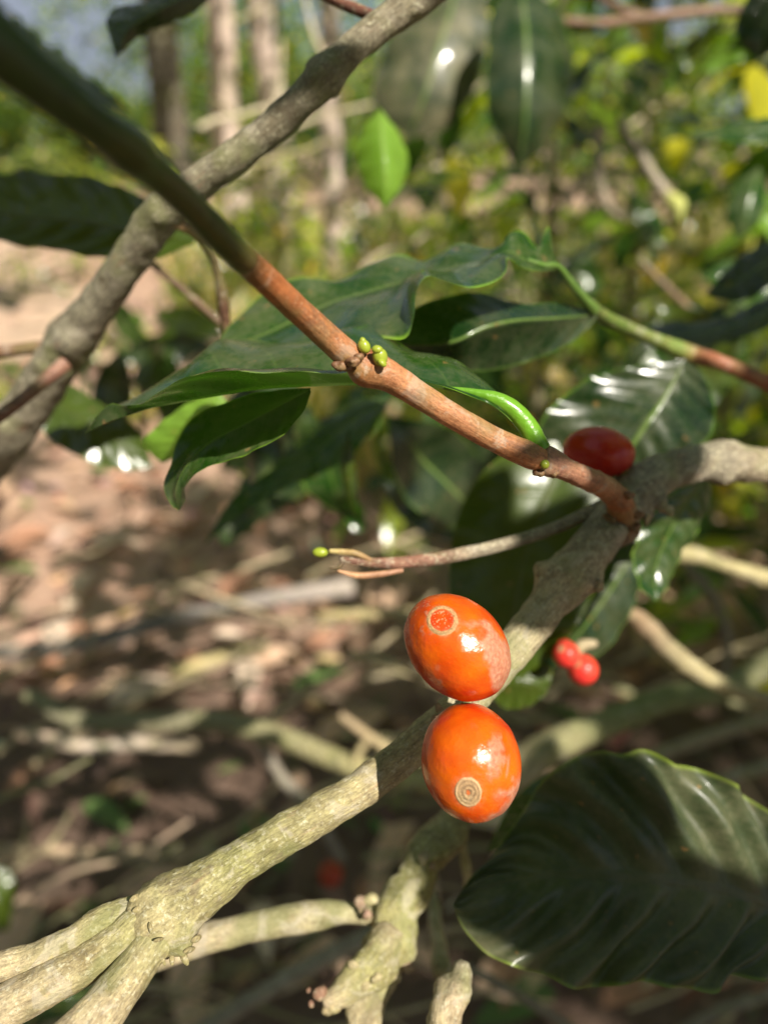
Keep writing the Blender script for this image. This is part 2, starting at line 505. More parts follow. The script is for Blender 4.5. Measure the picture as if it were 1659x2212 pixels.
# ------------------------------------------------------------ second leafy twig behind
t2 = empty('leafy_twig', P(1700, 850, .21), 'blurred twig at right turning from red to green, bearing dark glossy leaves', 'twig')
tube('stem', [(1740, 870, .21, 36), (1659, 828, .205, 36), (1560, 785, .2, 32), (1490, 765, .205, 40), (1400, 728, .198, 28), (1310, 688, .186, 30), (1270, 655, .176, 24)],
     M_TWIG, t2, cols=[(0, RED), (.4, (.35, .13, .07)), (.52, (.17, .25, .05)), (1, (.08, .14, .02))], segs=18)
lfC = sheet('leaf', [(1206, 575, .164), (1194, 540, .163), (1186, 488, .160), (1160, 535, .158), (1128, 502, .157), (1100, 503, .154), (1080, 532, .16), (990, 532, .166), (915, 560, .168), (850, 552, .168), (740, 600, .168), (640, 602, .168), (560, 640, .168), (500, 700, .165), (470, 745, .16)],
      [(1206, 578, .164), (1170, 575, .158), (1130, 560, .154), (1095, 545, .152), (1000, 572, .155), (900, 602, .158), (800, 628, .16), (720, 652, .161), (620, 700, .162), (540, 735, .161), (470, 748, .16)],
      [(1206, 580, .164), (1180, 585, .156), (1130, 580, .149), (1098, 560, .143), (1092, 585, .139), (1060, 602, .136), (1010, 625, .134), (960, 615, .132), (925, 600, .131), (900, 625, .13), (890, 680, .13), (862, 730, .131), (760, 742, .139), (660, 748, .148), (560, 750, .156), (470, 750, .16)],
      M_LEAF, t2, n=110, m=12, camber=.05, pleat=.0002, ruf=.03, seed=1)
tube('petiole', [(1285, 672, .173, 24), (1240, 620, .168, 17), (1206, 577, .1635, 14), (1175, 573, .1575, 11), (1140, 562, .1535, 8)], M_GSTEM, lfC, cols=[(0, (.1, .17, .03)), (1, (.12, .24, .04))], segs=12)
sheet('leaf', [(1290, 672, .175), (1200, 655, .172), (1120, 655, .168), (1030, 632, .166), (930, 650, .165), (870, 690, .165), (840, 735, .164)],
      [(1290, 680, .175), (1200, 686, .166), (1120, 690, .161), (1050, 706, .158), (980, 738, .157), (900, 745, .16), (840, 738, .164)],
      [(1290, 685, .175), (1240, 735, .172), (1150, 778, .17), (1060, 800, .168), (980, 800, .166), (900, 775, .165), (840, 740, .164)],
      M_LEAFDK, t2, n=70, camber=-.08, pleat=.0002, ruf=.04)
sheet('leaf', [(1478, 775, .195), (1380, 790, .195), (1280, 815, .196), (1200, 870, .197), (1160, 930, .198), (1170, 985, .2), (1250, 1050, .202)],
      [(1478, 775, .195), (1440, 850, .194), (1400, 910, .193), (1350, 980, .195), (1250, 1050, .202)],
      [(1478, 775, .195), (1520, 810, .192), (1543, 880, .189), (1535, 940, .187), (1480, 985, .188), (1400, 1040, .192), (1250, 1060, .202)],
      M_LEAFDK, t2, n=70, camber=-.06, pleat=.00035, ruf=.04)
sheet('leaf', [(1530, 1030, .185), (1460, 1060, .183), (1400, 1110, .182), (1368, 1180, .183), (1378, 1260, .184), (1415, 1300, .185)],
      [(1530, 1030, .185), (1480, 1090, .187), (1440, 1160, .188), (1415, 1230, .188), (1415, 1300, .185)],
      [(1530, 1030, .185), (1534, 1075, .189), (1505, 1150, .191), (1465, 1210, .191), (1440, 1270, .189), (1415, 1300, .185)],
      M_LEAF, t2, n=60, camber=.15, pleat=.0003, ruf=.06)

# ------------------------------------------------------------ grey branch crossing behind, upper left
gb = empty('coffee_branch', P(-60, 1040, .2), 'grey brown bare branch rising from left edge to top centre behind the twig', 'branch')
tube('stem', [(-80, 1050, .21, 112), (0, 950, .205, 108), (60, 880, .2, 98), (120, 790, .19, 92), (155, 735, .186, 104), (190, 690, .18, 84), (260, 590, .17, 76), (345, 470, .16, 84), (400, 420, .155, 74), (480, 360, .15, 70), (590, 275, .146, 68), (680, 190, .142, 72), (700, 168, .142, 88), (740, 125, .142, 66), (830, 50, .142, 64), (890, 8, .142, 74), (980, -60, .143, 60)],
     M_BARK, gb, cols=[(0, (.3, .26, .19)), (.5, (.27, .24, .17)), (1, (.27, .23, .15))], lumps=[(715, 190, .137, 22, 14), (680, 160, .138, 20, 10), (345, 460, .157, 26, 12), (150, 745, .18, 32, 16), (905, 20, .14, 14, 14)], amp=.09, nscale=260, segs=48)
for pts in ([(-60, 770, .19, 30), (40, 755, .188, 28), (120, 748, .186, 30)], [(-60, 940, .165, 30), (40, 870, .17, 26), (100, 820, .175, 28), (142, 785, .178, 34)]):
    tube('side_shoot', pts, M_TWIG, gb, cols=[(0, (.22, .1, .07)), (1, (.26, .13, .09))], segs=16)
tube('side_shoot', [(375, 478, .158, 26), (420, 500, .162, 26), (455, 545, .168, 20), (470, 590, .172, 18), (482, 650, .176, 26), (490, 720, .18, 18)],
     M_TWIG, gb, cols=[(0, (.5, .28, .15)), (.25, (.2, .22, .08)), (.5, (.13, .07, .04)), (1, (.12, .06, .04))], segs=16)
tube('side_shoot', [(330, 570, .21, 16), (400, 630, .215, 18), (480, 700, .22, 16)], M_TWIG, gb, cols=[(0, (.13, .08, .04)), (1, (.15, .09, .05))], segs=12)
sheet('leaf', [(420, 500, .19), (330, 440, .195), (230, 392, .2), (120, 375, .205), (0, 375, .21), (-160, 420, .22)],
      [(420, 520, .19), (300, 500, .192), (180, 475, .197), (60, 468, .203), (-160, 440, .22)],
      [(420, 525, .19), (340, 558, .192), (240, 560, .195), (120, 540, .2), (0, 520, .206), (-160, 460, .22)],
      M_LEAFOLIVE, gb, n=60, camber=-.08, pleat=.0006, ruf=.05)

# top leaf with bluish sheen and dark one next to the near stem
for args in [
    ('coffee_leaf', 'dark glossy leaf tip with blue sheen hanging at the top left edge',
     [(470, -60, .2), (380, -30, .198), (300, 10, .197), (232, 30, .196), (250, 125, .19)],
     [(470, -40, .2), (400, -10, .196), (330, 30, .192), (270, 70, .19), (250, 125, .19)],
     [(470, -20, .2), (430, 20, .2), (380, 45, .198), (310, 75, .195), (250, 125, .19)], M_LEAFDK),
    ('coffee_leaf', 'dark blurred leaf edge close to lens above the thick green stem, top left',
     [(-60, -60, .062), (0, 10, .062), (60, 60, .062), (110, 95, .063), (290, 250, .066)],
     [(-60, -20, .06), (10, 70, .058), (80, 120, .059), (140, 150, .061), (290, 250, .066)],
     [(-60, 20, .058), (0, 110, .055), (80, 170, .056), (170, 200, .06), (290, 250, .066)], M_LEAFDK),
    ('coffee_leaf', 'pale bright green leaf hanging tip down in the sun, upper centre',
     [(822, 235, .26), (785, 280, .262), (773, 340, .264), (790, 400, .262), (830, 450, .26)],
     [(822, 235, .26), (825, 290, .256), (830, 340, .254), (832, 400, .256), (830, 450, .26)],
     [(822, 235, .26), (862, 290, .262), (882, 345, .264), (870, 400, .262), (830, 450, .26)], M_LEAFLIT),
    ('coffee_leaf', 'large dusty dark leaf hanging down at top centre, left of the glossy one',
     [(1000, -120, 0.512), (930, -20, 0.512), (860, 60, 0.512), (815, 150, 0.512), (812, 230, 0.512), (880, 300, 0.512)],
     [(1000, -120, 0.512), (980, 0, 0.504), (950, 100, 0.496), (920, 200, 0.499), (880, 300, 0.512)],
     [(1000, -120, 0.512), (1050, 0, 0.512), (1050, 100, 0.508), (1020, 200, 0.508), (960, 280, 0.512), (880, 300, 0.512)], M_LEAFDUST),
    ('coffee_leaf', 'broad dark leaf with white sky reflections hanging at upper right of centre',
     [(1120, -60, 0.465), (1060, 30, 0.465), (1052, 120, 0.465), (1050, 230, 0.468), (1080, 300, 0.473), (1120, 370, 0.480)],
     [(1120, -60, 0.465), (1135, 50, 0.459), (1138, 150, 0.456), (1135, 260, 0.462), (1120, 370, 0.480)],
     [(1120, -60, 0.465), (1200, 20, 0.473), (1235, 110, 0.480), (1225, 220, 0.480), (1180, 310, 0.484), (1120, 370, 0.480)], M_LEAFDK),
    ('coffee_leaf', 'dark green leaf pointing left from the right edge, upper right',
     [(1720, 260, .26), (1640, 255, .262), (1560, 270, .264), (1480, 292, .266)],
     [(1720, 280, .26), (1640, 280, .26), (1560, 288, .262), (1480, 292, .266)],
     [(1720, 310, .258), (1640, 308, .258), (1560, 305, .26), (1480, 292, .266)], M_LEAF),
    ('coffee_leaf', 'dark leaf blade in the top right corner',
     [(1720, -60, .3), (1640, -30, .3), (1600, 20, .3), (1590, 80, .302), (1640, 130, .305)],
     [(1720, -60, .3), (1680, 0, .3), (1650, 60, .3), (1640, 130, .305)],
     [(1720, -60, .3), (1710, 30, .3), (1690, 90, .3), (1640, 130, .305)], M_LEAFDK),
    ('coffee_leaf', 'dark leaf slanting down leftwards from the right edge, below the pointed one',
     [(1730, 500, .24), (1640, 530, .24), (1580, 570, .242), (1520, 640, .245)],
     [(1730, 530, .238), (1650, 570, .236), (1590, 610, .238), (1520, 640, .245)],
     [(1730, 570, .236), (1660, 620, .234), (1600, 650, .236), (1520, 640, .245)], M_LEAFDK),
    ('coffee_leaf', 'mid green leaf with pale vein hanging near the right edge, above the slanting one',
     [(1640, 360, .4), (1590, 400, .4), (1570, 460, .4), (1590, 520, .4)],
     [(1640, 360, .4), (1625, 410, .395), (1610, 470, .395), (1590, 520, .4)],
     [(1640, 360, .4), (1655, 420, .4), (1640, 480, .4), (1590, 520, .4)], M_LEAF),
    ('coffee_leaf', 'long dark leaf with bluish edge along the right edge beside the red twig',
     [(1720, 590, .24), (1640, 650, .238), (1540, 690, .236), (1430, 700, .236), (1340, 720, .24)],
     [(1720, 620, .238), (1640, 680, .232), (1540, 715, .23), (1430, 722, .232), (1340, 720, .24)],
     [(1720, 660, .236), (1640, 715, .23), (1540, 745, .228), (1440, 740, .23), (1340, 720, .24)], M_LEAFDK),
    ('coffee_leaf', 'yellow green translucent leaf tip below the wavy leaf, left',
     [(470, 840, .17), (400, 875, .172), (340, 920, .174), (310, 960, .176), (350, 1000, .178)],
     [(470, 840, .17), (440, 890, .17), (395, 935, .172), (350, 1000, .178)],
     [(470, 840, .17), (500, 900, .17), (450, 960, .172), (350, 1000, .178)], M_LEAFLIT),
    ('coffee_leaf', 'dark olive leaf low at left behind the grey branch',
     [(60, 800, .24), (150, 830, .238), (230, 880, .236), (300, 930, .236), (330, 1010, .238)],
     [(60, 830, .236), (140, 880, .234), (220, 930, .234), (330, 1010, .238)],
     [(60, 860, .234), (100, 940, .232), (180, 990, .232), (260, 1015, .234), (330, 1010, .238)], M_LEAFOLIVE),
    ('coffee_leaf', 'long narrow green leaf drooping to lower left under the sunlit tip',
     [(840, 850, .215), (740, 890, .218), (650, 960, .22), (590, 1010, .222), (500, 1080, .225), (440, 1180, .23)],
     [(840, 860, .213), (750, 920, .214), (680, 980, .216), (600, 1040, .22), (510, 1100, .224), (440, 1180, .23)],
     [(840, 870, .212), (790, 950, .212), (720, 1010, .214), (630, 1050, .218), (530, 1105, .222), (440, 1180, .23)], M_LEAF),
    ('coffee_leaf', 'narrow curled leaf hanging tip down at centre above the bare twig',
     [(752, 930, .2), (738, 980, .2), (740, 1040, .2), (770, 1125, .2)],
     [(752, 930, .2), (750, 985, .198), (753, 1040, .198), (770, 1125, .2)],
     [(752, 930, .2), (765, 985, .2), (760, 1050, .2), (770, 1125, .2)], M_LEAFOLIVE),
    ('coffee_leaf', 'large shaded olive leaf hanging behind the bare twig, left of branch fork',
     [(1240, 930, .2), (1120, 960, .2), (1020, 1050, .2), (975, 1180, .2), (975, 1320, .2), (1020, 1430, .198), (1100, 1480, .195)],
     [(1240, 930, .2), (1190, 1050, .198), (1140, 1170, .196), (1110, 1300, .195), (1100, 1480, .195)],
     [(1240, 930, .2), (1330, 1000, .198), (1340, 1130, .196), (1290, 1270, .194), (1210, 1400, .194), (1100, 1480, .195)], M_LEAFOLIVE),
    ('coffee_leaf', 'small shaded green leaf with bluish shine behind branch, above the far red berries',
     [(1390, 1150, .22), (1310, 1190, .22), (1240, 1280, .22), (1200, 1370, .22), (1190, 1440, .22)],
     [(1390, 1150, .22), (1340, 1240, .218), (1280, 1330, .218), (1190, 1440, .22)],
     [(1390, 1150, .22), (1385, 1260, .22), (1335, 1370, .22), (1270, 1430, .22), (1190, 1440, .22)], M_LEAFDK),
    ('coffee_leaf', 'olive green leaf tip just right of the upper orange cherry',
     [(1060, 1480, .2), (1120, 1430, .2), (1190, 1440, .2), (1180, 1500, .2)],
     [(1060, 1490, .2), (1110, 1475, .198), (1150, 1480, .198), (1180, 1500, .2)],
     [(1060, 1500, .2), (1090, 1530, .2), (1140, 1525, .2), (1180, 1500, .2)], M_LEAFOLIVE),
    ('coffee_leaf', 'bright green torn leaf piece with orange edge right of the lower cherry',
     [(1210, 1660, .17), (1150, 1690, .172), (1100, 1740, .175), (1050, 1840, .18)],
     [(1210, 1670, .17), (1170, 1730, .17), (1120, 1790, .175), (1050, 1840, .18)],
     [(1210, 1680, .17), (1200, 1770, .172), (1150, 1820, .176), (1050, 1840, .18)], M_LEAF),
    ('coffee_leaf', 'dark leaf in shade at the left edge, above the forked stem end',
     [(-80, 1850, .5), (-30, 1860, .5), (30, 1900, .5), (20, 2010, .5)],
     [(-80, 1900, .49), (-30, 1920, .49), (0, 1960, .49), (20, 2010, .5)],
     [(-80, 1950, .49), (-50, 1990, .49), (-10, 2010, .49), (20, 2010, .5)], M_LEAFOLIVE),
    ('coffee_leaf', 'dark bluish leaf in shade behind the lower left stem ends',
     [(-40, 2110, .3), (80, 2100, .3), (170, 2120, .3), (230, 2150, .3)],
     [(-40, 2160, .29), (60, 2150, .29), (150, 2150, .29), (230, 2150, .3)],
     [(-40, 2230, .29), (60, 2220, .29), (150, 2190, .29), (230, 2150, .3)], M_LEAFDK),
]:
    nm, lb, A, Mi, B, mt = args
    o = sheet(nm, A, Mi, B, mt, n=44, m=6, camber=.06, pleat=.0003, ruf=.06, seed=len(lb))
    tag(o, lb, 'leaf')

# looser leaves of the same bush hanging a little farther back
rng = random.Random(404)


def hang(n, box, dr_, lens, mats, label, group):
    for k in range(n):
        px = rng.uniform(box[0], box[2]); py = rng.uniform(box[1], box[3]); d = rng.uniform(*dr_)
        b0 = P(px, py, d); L = rng.uniform(*lens)
        dd = Vector((rng.uniform(-1, 1), rng.uniform(-.5, .6), rng.uniform(-1.1, .25))).normalized()
        sd = dd.cross(Vector((rng.uniform(-.5, .5), rng.uniform(-1, -.2), rng.uniform(.1, 1)))).normalized()
        up_ = sd.cross(dd)
        A_, M_, B_ = [], [], []
        bend = rng.uniform(.05, .35); W = L * rng.uniform(.17, .23)
        for q in range(7):
            t_ = q / 6
            c_ = b0 + dd * (L * t_) - up_ * (bend * L * t_ * t_) * (1 if up_.z > 0 else -1)
            w_ = W * math.sin(math.pi * min(.97, t_ * .96 + .02)) ** .8 * (1.12 - .3 * t_)
            for lst, sgn in ((A_, -1), (M_, 0), (B_, 1)):
                lst.append(tuple(c_ + sd * (w_ * sgn) + up_ * (abs(sgn) * w_ * .25 + .003 * math.sin(q * 2.1 + sgn))))
        o_ = sheet('coffee_leaf', A_, M_, B_, rng.choice(mats), n=22, m=4, camber=.04, pleat=.0004, ruf=.06, seed=k, world=True)
        tag(o_, label, 'leaf', group)


hang(16, (600, 760, 1250, 1060), (.27, .5), (.05, .085), [M_LEAFDK, M_LEAF, M_LEAFDK, M_LEAFOLIVE], 'dark coffee leaf hanging in the shade behind the reddish twig, centre', 'dark leaves behind the reddish twig')
hang(8, (120, 620, 520, 900), (.4, .7), (.06, .09), [M_LEAF, M_LEAFDK, M_LEAFOLIVE], 'blurred coffee leaf behind the tip of the wavy leaf, left', 'blurred leaves behind the wavy leaf tip')
hang(40, (980, -40, 1720, 640), (.5, 1.2), (.035, .075), [M_LEAF, M_LEAFDK, M_LEAFLIT, M_LEAFLIT, M_LEAFOLIVE], 'glossy coffee leaf in the dappled foliage filling the upper right', 'dappled leaves at upper right')
hang(12, (1350, 540, 1720, 900), (.3, .6), (.05, .08), [M_LEAF, M_LEAFDK, M_LEAFOLIVE], 'coffee leaf in the foliage at right around the red end of the twig', 'leaves at right around the twig')

# big pleated leaf lower right
bl = sheet('coffee_leaf',
      [(1760, 1850, .16), (1659, 1765, .155), (1620, 1718, .152), (1570, 1690, .15), (1520, 1664, .149), (1455, 1650, .148), (1392, 1618, .148), (1350, 1630, .148), (1290, 1622, .149), (1212, 1650, .15), (1160, 1700, .152), (1120, 1770, .153), (1060, 1850, .15), (1000, 1920, .147), (978, 1955, .146)],
      [(1760, 1990, .155), (1659, 1955, .150), (1560, 1922, .147), (1400, 1898, .145), (1250, 1888, .145), (1150, 1892, .146), (1050, 1915, .146), (978, 1955, .146)],
      [(1760, 2090, .15), (1659, 2108, .146), (1590, 2115, .143), (1530, 2140, .141), (1440, 2130, .14), (1345, 2118, .139), (1280, 2142, .138), (1180, 2110, .138), (1080, 2078, .139), (1020, 2030, .141), (990, 1985, .144), (978, 1955, .146)],
      M_LEAFBIG, None, n=130, m=16, camber=.06, pleat=.0017, nv=8, ruf=.08, rfreq=6.3)
tag(bl, 'large dark pleated leaf with wavy yellow green margin filling the lower right', 'leaf')

# ------------------------------------------------------------ bare twig in the middle
b3 = empty('bare_twig', P(1310, 1085, .15), 'thin grey bare twig running left from the fork, with dry bracts and yellow bud', 'twig')
tube('stem', [(1330, 1075, .152, 34), (1290, 1098, .15, 30), (1200, 1140, .147, 27), (1100, 1172, .144, 28), (1000, 1196, .141, 29), (900, 1212, .138, 28), (820, 1216, .136, 24), (735, 1208, .134, 14)],
     M_BARK, b3, cols=[(0, GREY), (.55, (.33, .28, .2)), (.75, (.3, .15, .1)), (1, (.2, .1, .07))], segs=24, amp=.06)
tube('bract', [(870, 1232, .136, 10), (820, 1240, .135, 14), (770, 1243, .134, 14), (730, 1233, .133, 5)], M_TWIG, b3, cols=[(0, (.4, .2, .12)), (1, (.55, .3, .15))], segs=12)
tube('bract', [(800, 1210, .135, 10), (770, 1196, .134, 14), (740, 1192, .134, 14), (712, 1190, .133, 10)], M_TWIG, b3, cols=[(0, (.35, .2, .1)), (1, (.5, .4, .15))], segs=12)
tube('bract', [(745, 1208, .134, 8), (730, 1225, .134, 9), (712, 1226, .134, 4)], M_TWIG, b3, cols=[(0, (.12, .06, .05)), (1, (.15, .08, .06))], segs=10)
blob('bud', P(692, 1193, .1335), 11 / F * .1335, 11 / F * .1335, 17 / F * .1335, M_BUD, b3, axis=cdir((1, 0, 0)))

# ------------------------------------------------------------ cherries


def cherry_mat(name, c1, c2, c3, rough=.25):
    t = NT(name)
    oc = obj_co(t)
    a = t.n('ShaderNodeAttribute', attribute_name='ring').outputs['Fac']
    p = t.n('ShaderNodeAttribute', attribute_name='scurf').outputs['Fac']
    g = t.n('ShaderNodeAttribute', attribute_name='ripe').outputs['Fac']
    n1 = t.noise(oc, 260, 4, .55)
    n2 = t.noise(oc, 1800, 3, .6)
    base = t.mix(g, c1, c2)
    base = t.mix(t.ramp(n1, [(.35, 0.0), (.7, .45)]), base, c3)
    dots = t.ramp(n2, [(.66, 0.0), (.74, 1.0)])
    base = t.mix(t.math('MULTIPLY', dots, .12), base, (.8, .3, .12))
    sc_ = t.mix(t.ramp(n2, [(.35, 0.0), (.7, 1.0)]), (.42, .15, .08), (.58, .29, .18))
    base = t.mix(p, base, sc_)
    nr = t.noise(oc, 3500, 2, .5)
    rc = t.mix(t.ramp(nr, [(.35, 0.0), (.65, 1.0)]), (.38, .2, .09), (.68, .48, .27))
    base = t.mix(a, base, rc)
    rg = t.math('ADD', t.math('ADD', t.math('MULTIPLY', p, .18), t.math('MULTIPLY', a, .4)), rough)
    n6 = t.noise(oc, 900, 2, .5)
    h = t.math('ADD', t.math('ADD', t.math('MULTIPLY', n2, .3), t.math('MULTIPLY', n6, .9)), t.math('MULTIPLY', p, .4))
    b = t.bsdf(Base_Color=base, Roughness=rg, Normal=t.bump(h, .0002, .5))
    b.inputs['Subsurface Weight'].default_value = .25
    b.inputs['Subsurface Radius'].default_value = (1, .25, .08)
    b.inputs['Subsurface Scale'].default_value = .0012
    b.inputs['Specular IOR Level'].default_value = .45
    b.inputs['Coat Weight'].default_value = .1
    b.inputs['Coat Roughness'].default_value = .3
    return t.surf(b.outputs[0])


M_SCAR = bark_mat('dry_scar', 2.0, .7, .35, .00008, lichen=(.7, .5, .3))
M_CH = cherry_mat('orange_cherry_skin', (.7, .115, .003), (.53, .022, .004), (.76, .175, .003))
M_CHR = cherry_mat('dark_red_cherry_skin', (.55, .025, .008), (.36, .01, .01), (.6, .05, .01), .25)


def cherry(label, cx, cy, d, sx, sy, shear, scar, mat, kind, patch=None, group=None, scar_size=.27, nu=200, nvv=110, redness=None):
    """sx, sy semi-axes in picture units; scar: unit-ish direction in the cherry's picture frame"""
    c = P(cx, cy, d)
    # frame facing the camera from the cherry
    vz = (CAM - c).normalized(); vx = CX - vz * CX.dot(vz); vx.normalize(); vy = vz.cross(vx)
    s = Vector(scar); s.normalize()
    # sphere parametrised with its pole at the scar so the rings are clean
    o1 = s.orthogonal().normalized(); o2 = s.cross(o1)
    rx, ry = sx / F * d, sy / F * d
    rz = (rx + ry) / 2
    verts, faces, ring, scf, ripe = [], [], [], [], []
    N0 = c + vz * 0
    def surf(n, off=0.0):
        h = .016 * noise.noise(n * 2.2 + Vector((cx, 0, 0))) + .006 * noise.noise(n * 5 + Vector((cy, 0, 0))) + off
        x = n.x * rx + shear * n.y * rx; y = n.y * ry + shear * n.x * ry; z = n.z * rz
        return c + (vx * x + vy * y + vz * z) * (1 + h)

    def dirn(ph, th):
        return s * math.cos(ph) + o1 * (math.sin(ph) * math.cos(th)) + o2 * (math.sin(ph) * math.sin(th))

    for i in range(nvv + 1):
        tt = i / nvv
        ph = math.pi * (tt ** 1.45 if tt < 1 else 1)
        for j in range(nu):
            th = 2 * math.pi * j / nu
            n = dirn(ph, th)
            a = ph / scar_size
            dip = -.03 * math.exp(-(a / .7) ** 2) if kind != 'none' else 0
            verts.append(surf(n, dip))
            rr = 0
            if kind == 'ringed':
                rr = .35 * math.exp(-((a - .92) / .22) ** 2) * max(0, .6 + nz(n, 10)) + (.8 if a < .7 and nz(n, 24, 2) > .42 else 0)
            elif kind == 'disc':
                rr = .35 * math.exp(-(a / 1.0) ** 6) * max(0, .8 + nz(n, 10))
            ring.append(min(1, max(0, rr)))
            scf.append(patch(n) if patch else 0)
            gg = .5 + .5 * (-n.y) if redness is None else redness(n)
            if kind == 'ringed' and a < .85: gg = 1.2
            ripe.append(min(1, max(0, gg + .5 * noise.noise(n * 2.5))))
    for i in range(nvv):
        for j in range(nu):
            faces.append((i * nu + j, (i + 1) * nu + j, (i + 1) * nu + (j + 1) % nu, i * nu + (j + 1) % nu))
    o = mesh_obj('coffee_cherry', verts, faces, mat, None, base=c, attrs={'ring': ring, 'scurf': scf, 'ripe': ripe})
    tag(o, label, 'coffee cherry', group)
    if kind in ('ringed', 'disc'):
        vv, ff, cc = [], [], []
        NR, NA = 26, 96
        a0, a1 = (.74, 1.06) if kind == 'ringed' else (0.0, .86)
        for i in range(NR + 1):
            f = i / NR
            for j in range(NA):
                th = 2 * math.pi * j / NA
                wob = 1 + .05 * math.sin(2 * th + 1) + .03 * noise.noise(Vector((math.cos(th) * 3, math.sin(th) * 3, cx)))
                a = (a0 + (a1 - a0) * f) * wob
                n = dirn(a * scar_size, th)
                dip = -.03 * math.exp(-(a / .7) ** 2)
                if kind == 'ringed':
                    up = .012 * math.sin(math.pi * f) ** .8 * (.8 + .5 * noise.noise(n * 25)) - .003
                    k = .8 + .5 * noise.noise(n * 30)
                else:
                    up = .008 * (1 - f ** 10) + .004 * math.cos(f * 20 + 1.2 * noise.noise(n * 8)) * (1 - f ** 4) + .012 * math.exp(-((f - .86) / .08) ** 2) - .02 * math.exp(-(f / .12) ** 2) - .004 * f ** 12 + .004 * noise.noise(n * 40)
                    k = .75 + .3 * math.cos(f * 20 + 1.2 * noise.noise(n * 8)) * .5 + .35 * noise.noise(n * 30) + .35 * math.exp(-((f - .86) / .1) ** 2) - .5 * math.exp(-(f / .1) ** 2)
                k = max(.25, k)
                vv.append(surf(n, dip + up)); cc.append((.52 * k, .33 * k, .17 * k) if kind == 'disc' else (.62 * k, .34 * k, .15 * k))
        for i in range(NR):
            for j in range(NA):
                ff.append((i * NA + j, (i + 1) * NA + j, (i + 1) * NA + (j + 1) % NA, i * NA + (j + 1) % NA))
        mesh_obj('calyx_scar', vv, ff, M_SCAR, o, None, cc, base=surf(s))
    return o, c


def sig(x, k=30): return 1 / (1 + math.exp(max(-50, min(50, -x * k))))


def nz(n, s, o=0): return noise.noise(Vector((n.x * s + o, n.y * s, n.z * s))) + .5 * noise.noise(Vector((n.x * s * 2.3 + o, n.y * s * 2.3, n.z * s * 2.3)))


def patch_up(n):
    if n.z < -.2: return 0
    x, y = n.x - .11 * n.y, n.y - .11 * n.x
    w = nz(n, 6)
    a = sig(x - (.47 + .30 * max(0, -y - .1)) + .08 * w, 60) * sig(.46 - (x - .53) * 1.05 - y + .07 * nz(n, 7, 3), 60) * sig(y + .78, 40)
    a2 = sig(.045 - abs(y - .40) + .04 * nz(n, 8, 5), 60) * sig(x - .12, 30) * sig(.62 - x, 30) * .7
    a3 = sig(nz(n, 9, 11) - .42, 30) * sig(-.35 - x, 20) * sig(y - .2, 20) * .6
    a4 = sig(.035 - math.hypot(x + .32, y + .62), 120) * .9 + sig(.04 - math.hypot(x + .36, y + .37), 90) * .4
    return min(.97, a + a2 + a3 + a4)


def patch_lo(n):
    if n.z < -.2: return 0
    x, y = n.x, n.y
    w = nz(n, 7, 2)
    a = sig(.2 - abs(x - .46 - .15 * y) * (1.2 + .9 * max(0, y - .1)) + .12 * w - .02, 45) * sig(.42 - y, 30) * sig(y + .22 + .1 * w, 30) * .85
    b = sig(.055 - abs(y + .47 - .18 * (x - .7)) + .05 * w, 60) * sig(x - .42, 30) * .9
    c = sig(math.hypot(x, y) - .90 + .06 * w, 40) * sig(x - .2, 20) * sig(-y - .25, 20)
    e = sig(.022 - abs(x - .70 - .25 * (y + .05)) + .01 * w, 140) * sig(.16 - abs(y + .06), 50) * .8
    f = sig(.03 - math.hypot(x - .78, (y + .26) * .7), 120) * .7
    g = 0
    return min(.95, a + b + c + e + f + g)


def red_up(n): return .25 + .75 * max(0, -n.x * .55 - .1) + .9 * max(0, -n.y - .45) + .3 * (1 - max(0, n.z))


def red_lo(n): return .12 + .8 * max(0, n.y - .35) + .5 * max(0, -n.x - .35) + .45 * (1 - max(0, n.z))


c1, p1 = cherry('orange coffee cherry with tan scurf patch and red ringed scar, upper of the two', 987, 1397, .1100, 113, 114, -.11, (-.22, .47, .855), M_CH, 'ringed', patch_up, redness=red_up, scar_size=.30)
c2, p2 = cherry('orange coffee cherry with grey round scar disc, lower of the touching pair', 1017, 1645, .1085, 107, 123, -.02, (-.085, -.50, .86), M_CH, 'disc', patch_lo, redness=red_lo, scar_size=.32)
c3, p3 = cherry('dark red coffee cherry in shade behind the twig, beside the branch fork', 1292, 977, .152, 76, 56, -.05, (.3, .5, -.6), M_CHR, 'none', nu=64, nvv=40)
for par, x0, y0, x1, y1, dd in ((c1, 1000, 1490, 1008, 1530, .1195), (c2, 1012, 1545, 1003, 1520, .1205), (c3, 1345, 1015, 1372, 1045, .153)):
    tube('stalk', [(x0, y0, dd - .002, 22), ((x0 + x1) / 2, (y0 + y1) / 2, dd, 18), (x1, y1, dd + .002, 22)], M_TWIG, par, cols=[(0, (.25, .3, .1)), (1, (.3, .25, .12))], segs=12)
# far berries
M_CHD = cherry_mat('shaded_orange_cherry_skin', (.4, .05, .008), (.3, .02, .008), (.4, .06, .01), .5)  # darker copy of the orange skin, shade put into its colour
M_CHF = cherry_mat('pink_red_cherry_skin', (.8, .06, .03), (.7, .03, .03), (.85, .1, .05), .3)
for lb, x, y, r, d, mt in [('small blurred red berry in sun, left one of the far pair right of the branch', 1222, 1414, 29, .19, M_CHF),
                       ('small blurred red berry in sun, right one of the far pair right of the branch', 1258, 1447, 33, .195, M_CHF),
                       ('blurred dull orange cherry in shade below the main branch', 715, 1888, 26, .5, M_CHD)]:
    cherry(lb, x, y, d, r, r * 1.02, 0, (-.3, .4, .8), mt, 'disc' if r > 27 and d < .3 else 'none', nu=56, nvv=32, scar_size=.3)
bc = empty('dry_stalk', P(1225, 1380, .195), 'pale dried bit of stalk with red shred above the far red berries', 'stalk')
